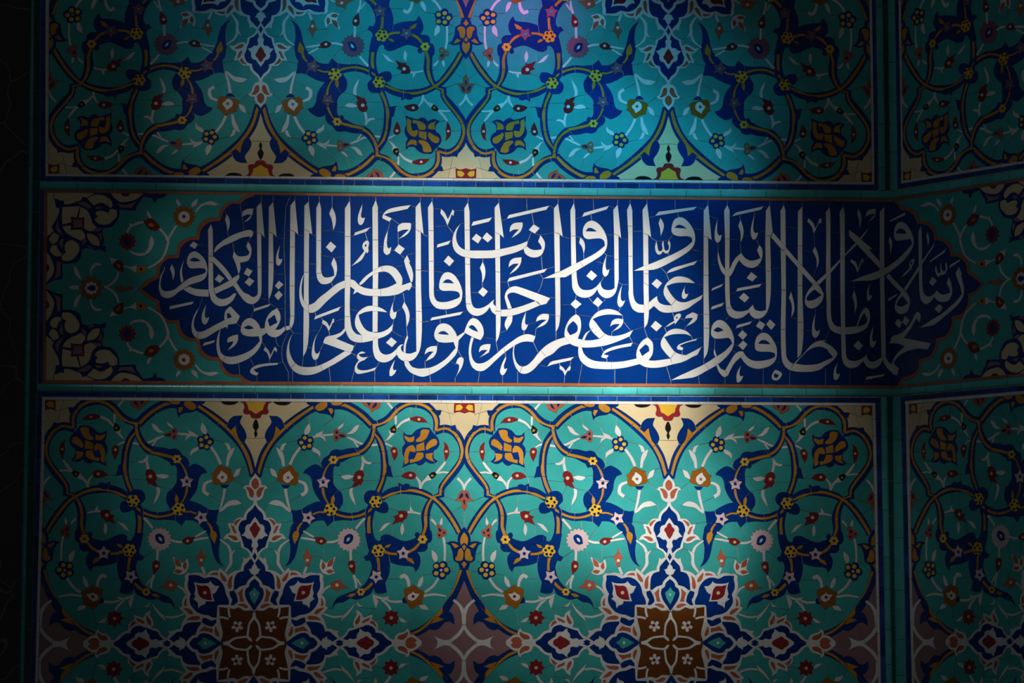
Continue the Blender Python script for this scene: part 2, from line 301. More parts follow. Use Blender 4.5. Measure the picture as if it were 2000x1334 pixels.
P letter W d2: 970,370! 900,310 800,278 720,280 630,310 560,370 505,470 510,530 560,610 645,690! 665,797! 750,780 900,730 1065,660! 1115,568! 1000,620 880,650 800,650 720,620 650,540 575,440 550,420! 650,375 770,355 890,360
P vowel_mark W d2: 980,420! 880,410 820,445 795,520! 850,490 930,488! 880,540 820,595! 940,530 975,470
P letter W d2: 355,790! 350,870 365,960 410,1030 500,1090 620,1110 800,1115 1000,1095 1205,1045! 1162,965! 1000,1000 850,1015 700,1010 570,995 480,950 420,880 400,805!
P letter W d2: 535,562! 450,615 402,710! 437,714! 480,620
P vowel_mark W d2: 1110,745! 950,775 800,815 710,865 680,920 670,950! 740,968! 775,925! 705,910! 740,885 900,830 1085,795!
P letter W d2: 1315,670! 1240,720 1180,810 1158,920 1165,970! 1205,1045! 1280,1085 1400,1098 1530,1085 1660,1050! 1630,965! 1500,985 1400,995 1330,990! 1380,920 1395,820 1380,730 | 1285,770! 1200,850! 1240,932! 1340,860! 1330,800
P letter W d2: 1935,662! 1870,592 1780,557 1690,550 1610,580 1545,645 1500,735 1505,800 1560,885 1635,965! 1660,1050! 1790,1020 1900,970 e2: 60,960 155,915! 215,802! 130,850 50,890 d2: 1850,917 1770,905 1700,875 1630,790 1570,700 1550,668! 1650,635 1760,625 1860,632
P vowel_mark W d2: 1835,415! 1860,365 1920,335 e2: 80,322 160,350! 150,420 100,470 0,518! 50,460 95,405! 30,402
P vowel_mark W d2: 1775,345 1780,380 1740,440 1700,490! 1690,465! 1620,510 1560,532! 1620,480 1690,440! 1680,400 1710,355 1750,338 | 1720,380 1735,395 1715,415
P vowel_mark W d2: 1725,815! 1740,780 1800,750 e2: 155,685! 135,715! 0,750 d2: 1760,790! 1815,820! 1800,855! 1735,840!
P letter W e1: 305,105! 243,190! 240,1284! e2: 245,975! 290,900 312,780 312,0! e1: 305,570! 355,600!
P letter W e2: 640,755! 620,705 585,678! 480,690 390,685 350,645 345,580 370,490 440,430 510,437 590,510 640,600 665,690 660,780 620,870 540,965 430,1055 290,1135 120,1225 0,1245 d2: 1640,1268! 1760,1205 e2: 50,1140 250,1045 400,950 540,860 | 378,575! 430,535 470,540 520,572! 440,598
P letter W e1: 572,110! 527,190! 540,600! 540,1284! e2: 550,200 560,290 600,370 660,405 720,412 800,385 880,320! 860,288! 800,305 720,310 660,290 620,230 608,100 e1: 605,600! 605,190!
P letter W e1: 1165,110! 1108,190! 1100,600! 1110,1284! e2: 1110,285! 1080,300 1020,305 960,285 935,240 930,215! 860,288! 875,320 900,370 960,410 1020,412 1090,370 1140,290 1170,150 e1: 1180,1284 1170,550! 1205,490!
P letter W e1: 1360,110! 1312,190! 1315,700! 1325,1284! e2: 1325,900 1340,1010 1380,1085 1440,1130! 1490,1040! 1440,1010 1400,950 1390,850 e1: 1390,1284! 1385,600! 1382,190!
P letter W e1: 1618,130! 1555,205! 1550,1284! e2: 1548,960! 1590,920 1618,820 1618,0! e1: 1618,600!
P letter W e1: 1210,495! 1310,610 1400,715 1545,885 1650,1000 1800,1170 1850,1230! 1780,1240! 1620,1065 1540,970 1390,800 1300,700 1178,558!
P letter W e1: 1800,1175! 1860,1245 1900,1320 e2: 1915,70 1895,160 1840,230 1750,272 1685,250 1652,180 1668,80 e1: 1700,1300 1760,1230! | e2: 1790,5! 1882,82! 1830,120 1760,155 1690,162! 1675,140 1720,60
P letter W f1: 140,140! 88,215! 95,500! 90,1284! f2: 100,200 100,370 120,480 150,560 220,610 305,632! 305,525! 230,510 185,460 165,370 160,200 f1: 158,1200! 155,600! 155,230!
P letter W f1: 330,135! 280,215! 290,550! 290,1284! f2: 300,600! 310,950! 340,1040 390,1090 440,1103 530,1080 610,1000! 600,960! 540,990 460,998 410,985 380,940 370,800 f1: 355,1284! 355,230!
P letter W f1: -50,1190! 95,1060 285,870 490,650 690,425! 645,510! 520,665 355,825 165,1050 0,1220!
P letter W e2: 1440,1130! 1495,1040! 1560,970 1640,890 1740,775 1820,728 1900,712 1970,725 f2: 60,728 150,780 220,840 250,885 240,930 170,1010 60,1085 e2: 1870,1120 1760,1150 1640,1155 1530,1150 | 1525,1035! 1620,930 1720,840 1800,808 1880,805 1960,840 f2: 130,875 190,950! 60,1005 e2: 1850,1035 1700,1055 1600,1050
P letter W e2: 755,940! 800,880! 850,950 920,990 1010,1000 1120,985 1220,950 1240,925 1220,890 1160,875 1020,870 970,850 955,800 960,720 1000,640 1070,605 1140,625 1210,710 1255,800 1265,900 1245,990 1180,1060 1080,1100 980,1110 870,1075 800,1010 | 1000,760! 1050,712 1110,715 1175,768!
P letter W e2: 795,870! 740,865 680,905 610,1010 540,1132! 480,1105 440,1035! 415,1040! 440,1120 490,1200 530,1228! 575,1205 620,1120 680,1020 760,950! 805,905!
P letter W e2: 395,820! 382,880 405,950! 425,930! 405,870
P letter_dot W e2: 800,48! 880,118! 815,188! 732,120!
P letter_dot W e2: 1020,440! 1103,490! 1050,570! 968,515!
P letter_dot W e2: 1165,420! 1245,495! 1185,570! 1112,490!
P letter_dot W e2: 782,568! 850,635! 790,708! 720,640!
P letter_dot W e2: 792,714! 855,770! 790,850! 722,785!
P letter_dot W e1: 905,1045! 990,1110! 920,1180! 840,1130!
P vowel_mark W e1: 435,310! 405,420 395,520 410,620 440,640 480,600 495,525! 460,540! 435,500 432,400
P vowel_mark W e1: 955,220! 925,330 900,440 905,550 940,600 985,560 1000,490! 965,505! 940,480 938,380
P vowel_mark W e1: 755,315! 722,400! 755,490 755,640! 790,560 800,480 780,380
P vowel_mark W e1: 690,215! 1080,128! 1040,180! 635,270!
P letter W e1: 445,750! 437,830 460,960 505,1060 540,1095! 550,1020! 500,950 465,850
P letter W e1: 615,1105! 535,1098! 550,1020! 605,1000 640,920 700,830! 740,875! 690,960 650,1050
P letter W e1: 765,780! 705,830! 750,900 820,965 900,990 980,970 1040,900 1055,858! 1030,850! 960,880 890,885 820,850
P letter W e1: 1015,670! 985,740! 1032,850! 1056,858! 1065,800 1060,740 1040,690
P vowel_mark W e1: 365,1270! 520,1205! 490,1250! 350,1308!
P vowel_mark W e1: 715,1270! 1055,1208! 1020,1255! 690,1318!
P vowel_mark W e2: 360,240! 530,185! 500,235! 340,290!
P vowel_mark W e2: 710,500! 920,445! 885,490! 690,548!
P vowel_mark W e2: 1460,35! 1428,120! 1465,200 1465,400! 1505,300 1505,220 1485,120
P vowel_mark W e2: 765,1065! 720,1130 697,1220 710,1300! 740,1295 775,1260 793,1205! 755,1215! 742,1180 750,1120
P vowel_mark W e2: 1240,1120! 1200,1180 1190,1240 1230,1275 1290,1260 1335,1190 1320,1155 | 1230,1175 1290,1200! 1260,1235 1225,1225
P vowel_mark W e1: 1700,295! 1685,345! 1740,400 1778,515! 1810,440 1850,360! 1875,370! 1890,310! 1860,295! 1830,370 1800,440! 1760,350
P vowel_mark W e1: 1790,690! 1760,755! 1810,860 1815,1000! 1845,920 1845,840 1825,760
P vowel_mark W e2: 1805,320! 1765,440 1750,560 1765,660 1795,680 1845,640 1862,560! 1820,590! 1795,560 1790,450
P letter W f2: 360,530! 480,520 600,505 660,460 665,420 640,360 625,335! 580,400 530,515! 515,515! 550,400 590,310 645,255 690,290 708,370 695,470 650,550 560,600 470,625 360,632!
P letter_dot W f2: 540,715! 610,785! 550,855! 470,790!
P vowel_mark W f1: 545,160! 522,240! 550,320 558,450! 580,370 585,280 570,220
P vowel_mark W f1: 785,165! 700,175 655,215 645,275! 720,240 775,235! 720,300 665,360! 750,300 780,250
P letter W f1: 905,135! 840,210! 838,990! 845,1284! f2: 850,400! 865,960! 925,940! 920,600! 908,0! f1: 905,1284! 905,230!
P letter W f1: 410,455! 415,545! 520,660 700,850 842,998! 842,895! 690,735! 735,722! 580,590 500,520
P vowel_mark W f1: 435,865! 432,905! 490,960 530,1060! 570,960 590,900! 612,920! 615,870! 595,855! 560,930 540,1000! 500,900
P letter W f1: 1300,660! 1300,620 1280,585! 1180,600 1080,605 1055,560 1050,500 1060,430 1100,360 1150,345 1210,370 1280,460 1320,560 1325,660 1290,750 1200,870 1080,980 1010,1030 850,1120 750,1160 620,1168 430,1178! 600,1105 760,1050 900,990 1000,940 1100,870 1200,770 | 1075,505! 1110,450 1150,440 1195,460 1228,510!
P letter W f1: 985,540! 960,620! 990,700 1000,800! 1025,700 1025,620 1005,570
P vowel_mark W f1: 1000,320! 1220,210! 1200,260! 995,350!
P letter W f1: 1190,1290! f2: 1240,60 1275,150 1270,230 1230,320 1150,348 1090,325 1062,270 1070,190 1110,110 1145,45 1100,0 f1: 1000,1190! 925,1110! 970,1065! 1080,1175 | f2: 1170,95! 1250,190! 1180,235 1120,240 1085,215! 1120,150
P letter W f1: 1425,400! 1393,490! 1395,950! 1405,1284! f2: 1410,60 1430,150 1470,205 1510,208 1570,170 1612,110! 1612,65! 1560,100 1510,95 1470,60 1455,0 f1: 1445,950! 1440,500!
P letter W f1: 1190,1280! 1290,1130 1390,970 1450,880 1540,750 1625,628! 1590,720! 1480,880 1390,1040 1300,1180 1220,1310!
P letter W f2: 1612,110! 1612,65! 1652,12! 1690,62 1750,75 1830,48! f1: 1830,1290! 1785,1200! 1815,1112! 1850,1200 1862,1270 f2: 1860,60 1830,140 1780,175 1720,180 1660,160
P letter W g2: 1100,10! 1052,98! 1080,190 1120,290 1140,385! 1100,445 1010,535 870,655 720,750 550,860! 750,825! 880,720 1000,620 1110,510 1160,420 1172,330 1155,220 1128,118! 1148,120!
P vowel_mark W f1: 1520,485! 1500,545! 1515,600 1522,690! 1545,590 1535,540
P vowel_mark W f1: 1550,890! 1780,720! 1750,780! 1550,915!
P vowel_mark W f1: 1640,945! 1625,1000 1640,1080 1670,1115 1705,1080! 1740,1085 1780,1050 1795,970 1780,905! 1765,950 1775,1010 1745,1040 1715,1000 1710,905! 1695,960 1700,1040 1670,1065 1650,1020
P vowel_mark W f1: 1835,945! 1975,865! 1965,895! 1820,995!
P vowel_mark W f1: 1330,855 1335,900 1300,980 1300,1020! 1285,1005! 1220,1080 1140,1135! 1190,1070 1270,985! 1265,930 1290,880 | 1300,895 1310,915 1290,945 1280,920
P letter_dot W f1: 1585,1110! 1650,1165! 1595,1240! 1540,1195!
P letter_dot W f2: 1680,205! 1735,255! 1680,335! 1615,275!
P letter_dot W f2: 1105,410! 1165,465! 1130,545! 1062,480!
P letter_dot W f2: 1205,375! 1268,430! 1230,510! 1168,460!
P vowel_mark W f2: 485,10! 455,100! 485,200 485,350! 525,230 520,140 500,60
P vowel_mark W f1: 710,1190! f2: 665,20 660,90 670,160 690,165 720,130 740,75! 700,95! 690,50
P vowel_mark W f2: 965,125! 1105,55! 1080,100! 945,170!
P vowel_mark W f2: 750,515! 710,620 700,720 710,790 740,815 775,780 795,710! 755,735! 738,700 745,600
P vowel_mark W f2: 260,1020! 210,1100 195,1190 205,1255 230,1268 265,1240 287,1170! 250,1190! 235,1150 240,1090
P vowel_mark W f2: 660,1220! 915,1180! 890,1215! 645,1265!
P letter W f2: 1385,310 1420,350 1420,410 1405,470! 1370,405! 1340,450 1280,560 1190,680! 1570,755! 1520,838! 1380,828 1240,862! 1195,795! 1130,765 1050,755 975,755! 1010,680 1030,655! 1150,610 1240,530 1310,420 1345,345
P letter W f2: 1200,800! 1240,862! 1150,910 1070,990 1045,1030! 1120,1105! 1095,1205! 1030,1180! 950,1110 900,1030 870,955! 925,935! 960,1010 1025,1055! 1025,1010! 1090,900 1150,840
P letter W f2: 610,1000! 600,960! 640,930 660,900! 665,950 700,1000 740,1010 800,990 868,940! 882,985! 850,1050 790,1100 730,1110 660,1080
J a1: 1000,200 1020,240 ; 1030,495 1045,560 ; 1205,110 1260,460 ; 1390,160 1435,155 ; 1390,480 1435,480 ; 1500,-10 1500,70 ; 1665,-10 1665,70 ; 1545,570 1600,580 ; 1715,560 1835,575 ; 1900,0 1840,150 1835,1200 1830,1480 1835,1850 ; 620,660 755,675 ; 680,780 765,750 ; 1100,640 1120,750 ; 1335,880 1440,890 ; 1440,975 1510,980 ; 1520,1030 1600,1030 ; 1605,910 1665,918 ; 1670,1070 1830,1075 ; 765,820 835,830 ; 775,912 830,918 ; 1345,580 1310,620 ; 1435,490 1505,515 ; 1600,485 1665,510
J a2: 340,410 540,410 ; 680,110 635,260 ; 1480,120 1605,155 ; 1605,155 1615,200 ; 1640,205 1730,265 1830,265 ; 1385,215 1400,270 ; 1388,315 1350,405 ; 1160,480 1210,515 ; 1510,730 1555,800 ; 1700,675 1735,790 1790,795 ; 1610,985 1615,1030 ; 1740,1030 1800,1010 ; 1340,945 1390,1060 ; 1440,1205 1440,1290 ; 1185,1030 1200,1190 ; 1875,590 1800,760 1785,900 1800,1010 1875,1150 1875,1290 ; 1835,210 1895,215 ; 1935,1120 1935,1290 ; 1905,560 1945,605 ; 620,590 605,690 ; 1000,935 975,1000
J b1: 115,-20 115,40 ; 305,-15 305,65 ; 455,-15 455,60 ; 632,-15 632,140 ; 875,-15 878,50 ; 1240,-10 1240,40 ; 1860,-5 1860,65 ; 160,530 240,535 ; 355,525 412,540 ; 485,465 650,468 805,495 ; 810,550 885,550 935,540 ; 1165,415 1195,430 ; 1090,490 1125,605 ; 1140,745 1195,745 ; 1270,208 1350,210 ; 1270,685 1350,688 ; 1195,598 1265,598 ; 1450,740 1495,740 ; 1435,345 1410,460 ; 1465,300 1570,380 ; 1730,370 1795,370 ; 1730,112 1795,140 ; 1550,500 1555,660 ; 1590,805 1640,850 ; 1675,800 1795,780 ; 1510,985 1635,930 ; 1910,525 1980,548 ; 1740,1240 1795,1265 ; 480,805 655,840 805,820 ; 120,890 240,910 ; 315,930 410,930 ; 320,1128 415,1120 ; 620,1195 645,1250 ; 0,465 40,465 ; 412,605 480,608 ; 240,1050 310,1050 ; 50,695 110,695 ; 45,1238 110,1238 ; 415,1065 480,1060 ; 808,1100 885,1100 ; 1320,965 1330,1040 ; 1800,1018 1870,1020 1980,1030 ; 50,460 110,485 ; 245,445 310,485 ; 1800,455 1865,485
J b2: 395,325 405,370 ; 480,390 500,425 ; 500,480 455,580 ; 590,590 595,640 ; 660,440 805,410 ; 755,240 805,235 ; 310,565 430,570 ; 95,610 225,615 ; 510,755 460,860 ; 230,950 215,1080 ; 405,985 410,1060 ; 290,800 355,825 ; 60,1090 120,1040 ; 470,1050 500,1130 ; 590,1100 610,1290 ; 970,740 940,800 ; 910,890 980,935 ; 1130,940 1210,910 ; 940,1130 900,1290 ; 1290,1010 1245,1100 ; 1225,1130 1225,1290 ; 890,280 1000,300 ; 1410,340 1440,330 ; 1505,90 1495,150 ; 1620,50 1640,175 ; 1530,310 1605,260 ; 1490,425 1470,580 1650,670 ; 1668,535 1680,640 ; 1715,408 1800,415 ; 1880,270 2000,260 ; 1875,455 1995,445 ; 1820,925 1915,920 ; 1760,1190 1755,1290 ; 1925,1000 1925,1090 ; 810,380 885,385 ; 50,370 105,375 ; 45,545 95,610 ; 300,225 305,325 ; 1305,0 1305,100 ; 1800,305 1870,310
J c1: 170,0 170,55 ; 680,0 668,75 ; 1105,0 1100,75 ; 1485,0 1490,180 ; 1925,0 1925,90 ; 190,155 295,165 ; 480,190 615,182 ; 200,408 360,395 ; 385,400 470,510 ; 430,605 455,600 ; 195,715 232,708 ; 50,520 115,545 ; 20,1025 125,1030 ; 195,1025 340,1055 ; 515,1100 620,1065 ; 200,1295 275,1295 ; 575,365 620,360 ; 1005,285 1040,285 ; 695,405 715,405 ; 1015,570 1045,575 ; 875,860 875,905 ; 1140,325 1210,305 ; 1560,225 1585,380 ; 1805,120 1870,150 ; 1550,490 1500,620 ; 1600,512 1680,525 1870,490 ; 1690,820 1705,1000 ; 1775,995 1875,970 ; 1665,1065 1715,1135 1640,1334 ; 1125,1180 1212,1185 ; 1225,1185 1245,1260 ; 868,1205 875,1255 ; 125,465 190,470 ; 130,895 190,897 ; 628,460 692,462 ; 635,935 700,940 ; 1045,490 1115,525 ; 1055,1040 1120,1050 ; 1870,490 1945,520 ; 1880,1060 1945,1040
J c2: 25,265 210,250 ; 360,283 370,350 ; 20,455 140,440 ; 280,415 285,490 ; 605,310 650,295 ; 740,375 735,400 ; 600,95 640,100 ; 712,40 808,45 ; 950,35 1055,35 ; 885,660 1055,695 ; 1062,745 1085,860 ; 1115,605 1200,575 ; 1475,310 1475,325 ; 1510,485 1620,455 ; 1450,580 1450,630 ; 1615,550 1605,655 ; 1800,358 1890,358 ; 1580,740 1650,890 ; 1900,610 1895,715 ; 1815,115 1880,118 ; 255,740 235,795 ; 535,850 585,940 680,935 ; 430,1000 500,1045 ; 490,1235 490,1295 ; 830,1145 810,1295 ; 1150,1205 1150,1295 ; 1360,1150 1360,1295 ; 1650,1045 1770,1078 ; 0,918 65,915 ; 75,1005 75,1095 ; 130,1120 150,1290 ; 1170,820 1195,935 ; 1945,1040 1950,1075 ; 650,205 705,205 ; 1060,305 1125,310 ; 1425,1078 1395,1160 ; 1700,870 1745,925 ; 1890,372 1950,375
J d1: 70,5 70,85 ; 288,5 290,85 ; 560,10 565,175 ; 900,10 898,110 ; 1070,15 1075,85 ; 1305,15 1310,85 ; 1700,25 1700,160 ; 125,545 250,580 ; 315,300 405,278 ; 525,240 540,325 ; 780,122 845,145 ; 315,552 380,560 ; 430,575 410,590 ; 425,795 430,870 ; 740,525 845,530 ; 948,575 1045,590 ; 1110,480 1250,470 ; 725,785 750,815 ; 750,818 845,820 ; 615,895 690,925 ; 785,1008 850,990 ; 705,1110 670,1180 ; 915,1185 960,1215 1050,1215 ; 1340,290 1420,265 ; 1735,225 1748,280 ; 1365,565 1440,610 1610,595 1660,530 ; 1605,790 1615,815 ; 1510,990 1575,1065 1610,1150 ; 10,490 80,510 ; 250,540 315,548 ; 385,915 425,970 ; 850,510 910,540 ; 855,870 912,872 ; 1045,405 1105,405 ; 1050,825 1110,825 ; 1255,505 1330,530 ; 1265,1065 1325,1070 ; 1260,1190 1325,1235 ; 1945,730 2000,745
J d2: 105,215 242,212 ; 320,90 315,140 ; 315,278 318,350 ; 500,115 555,190 ; 735,125 695,180 ; 630,252 632,295 ; 360,355 535,382 ; 0,358 35,358 ; 40,605 45,715 ; 530,560 555,545 ; 935,258 912,320 ; 1005,152 1050,150 ; 970,375 970,410 ; 980,450 1075,570 ; 1110,570 1265,520 ; 1270,550 1315,670 ; 820,595 815,650 ; 1070,660 1110,745 1190,765 ; 670,795 700,865 ; 750,968 750,1010 ; 295,940 350,940 ; 90,1035 95,1060 ; 250,990 235,1065 ; 160,1210 155,1310 ; 405,1035 355,1310 ; 860,1110 858,1310 ; 1310,1090 1300,1320 ; 1580,1075 1635,1260 1645,1320 ; 1365,692 1505,690 ; 1450,95 1530,65 ; 1665,325 1680,380 ; 1770,405 1835,430 ; 1845,520 1825,570 ; 1555,535 1575,590 ; 1800,855 1798,915 ; 1930,660 1940,690 ; 645,690 720,630 ; 820,1015 810,1110 ; 1645,225 1715,150 ; 1635,965 1700,880
J e1: 305,20 305,105 ; 570,30 572,110 ; 1165,45 1165,110 ; 1360,45 1360,110 ; 1610,50 1615,130 ; 160,140 240,170 ; 325,260 430,305 ; 110,445 240,455 ; 85,735 240,762 ; 160,885 240,880 ; 120,1205 240,1220 ; 310,935 450,935 ; 355,600 405,605 ; 440,640 445,750 ; 490,522 535,520 ; 600,285 635,270 ; 745,250 752,315 ; 950,200 955,225 ; 795,540 900,540 ; 545,585 750,592 ; 750,650 765,780 ; 1000,490 1100,468 ; 985,600 1010,670 ; 1065,765 1100,765 ; 1010,965 1100,985 ; 1170,985 1310,990 ; 1060,1205 1100,1200 ; 1390,415 1540,430 ; 1620,290 1690,292 ; 1890,305 1945,292 ; 1778,515 1790,690 ; 1615,745 1760,755 ; 1845,765 1945,770 ; 1815,1000 1760,1110 ; 1180,1310 1540,1305 ; 240,545 305,565 ; 245,1088 305,1090 ; 1105,535 1170,540 ; 1100,1030 1165,1030 ; 1315,735 1380,738 ; 1325,1290 1390,1290 ; 1555,680 1615,682 ; 1560,1230 1615,1232 ; 1080,130 1110,145
J e2: 620,55 690,45 ; 320,290 345,285 ; 530,190 550,170 ; 165,350 240,350 ; 310,490 345,490 ; 310,630 345,630 ; 155,680 240,675 ; 75,660 85,690 ; 210,805 240,800 ; 310,825 385,830 ; 400,690 395,820 ; 245,975 245,1040 ; 260,1045 310,1110 ; 170,1215 185,1330 ; 590,375 530,440 ; 640,575 690,550 ; 775,530 780,570 ; 920,445 955,415 ; 1020,412 1020,440 ; 1050,570 1050,605 ; 1245,490 1325,490 ; 1255,740 1320,735 ; 855,780 955,795 ; 665,770 722,790 ; 640,850 700,890 ; 1390,405 1545,405 ; 1615,255 1660,250 ; 1620,575 1750,565 ; 1862,555 1970,515 ; 1800,270 1800,320 ; 1795,680 1810,725 ; 1930,710 1990,560 ; 1240,1020 1330,1018 ; 1075,1105 1070,1330 ; 1445,1130 1440,1330 ; 1940,1100 1935,1330 ; 540,1230 540,1330 ; 245,350 310,352 ; 245,540 310,545 ; 545,1135 580,1200 ; 555,265 620,262 ; 1110,285 1140,320 ; 1555,465 1615,465 ; 1330,560 1390,560
J f1: 140,45 140,140 ; 330,45 330,135 ; 540,50 545,160 ; 905,45 905,135 ; 165,490 285,495 ; 590,290 650,280 ; 675,360 690,430 ; 550,450 510,520 ; 735,730 835,720 ; 790,200 835,200 ; 360,910 435,910 ; 610,870 660,845 ; 535,1060 545,1110 ; 360,1190 430,1178 ; 485,1180 485,1284 ; 910,370 1000,370 ; 1450,1195 1540,1190
J f2: 165,90 290,95 ; 0,245 100,245 ; 155,570 70,720 ; 490,350 545,390 ; 685,165 650,255 ; 700,325 850,345 ; 700,490 750,515 ; 795,710 850,712 ; 700,830 660,900 ; 250,905 305,900 ; 85,1100 85,1335 ; 425,1103 425,1335 ; 725,1110 725,1190 ; 635,1265 635,1335 ; 925,310 1020,310 ; 925,755 1020,755 ; 1395,840 1405,970 ; 1590,530 1640,680 ; 1425,180 1390,310 ; 1780,180 1800,260
'''
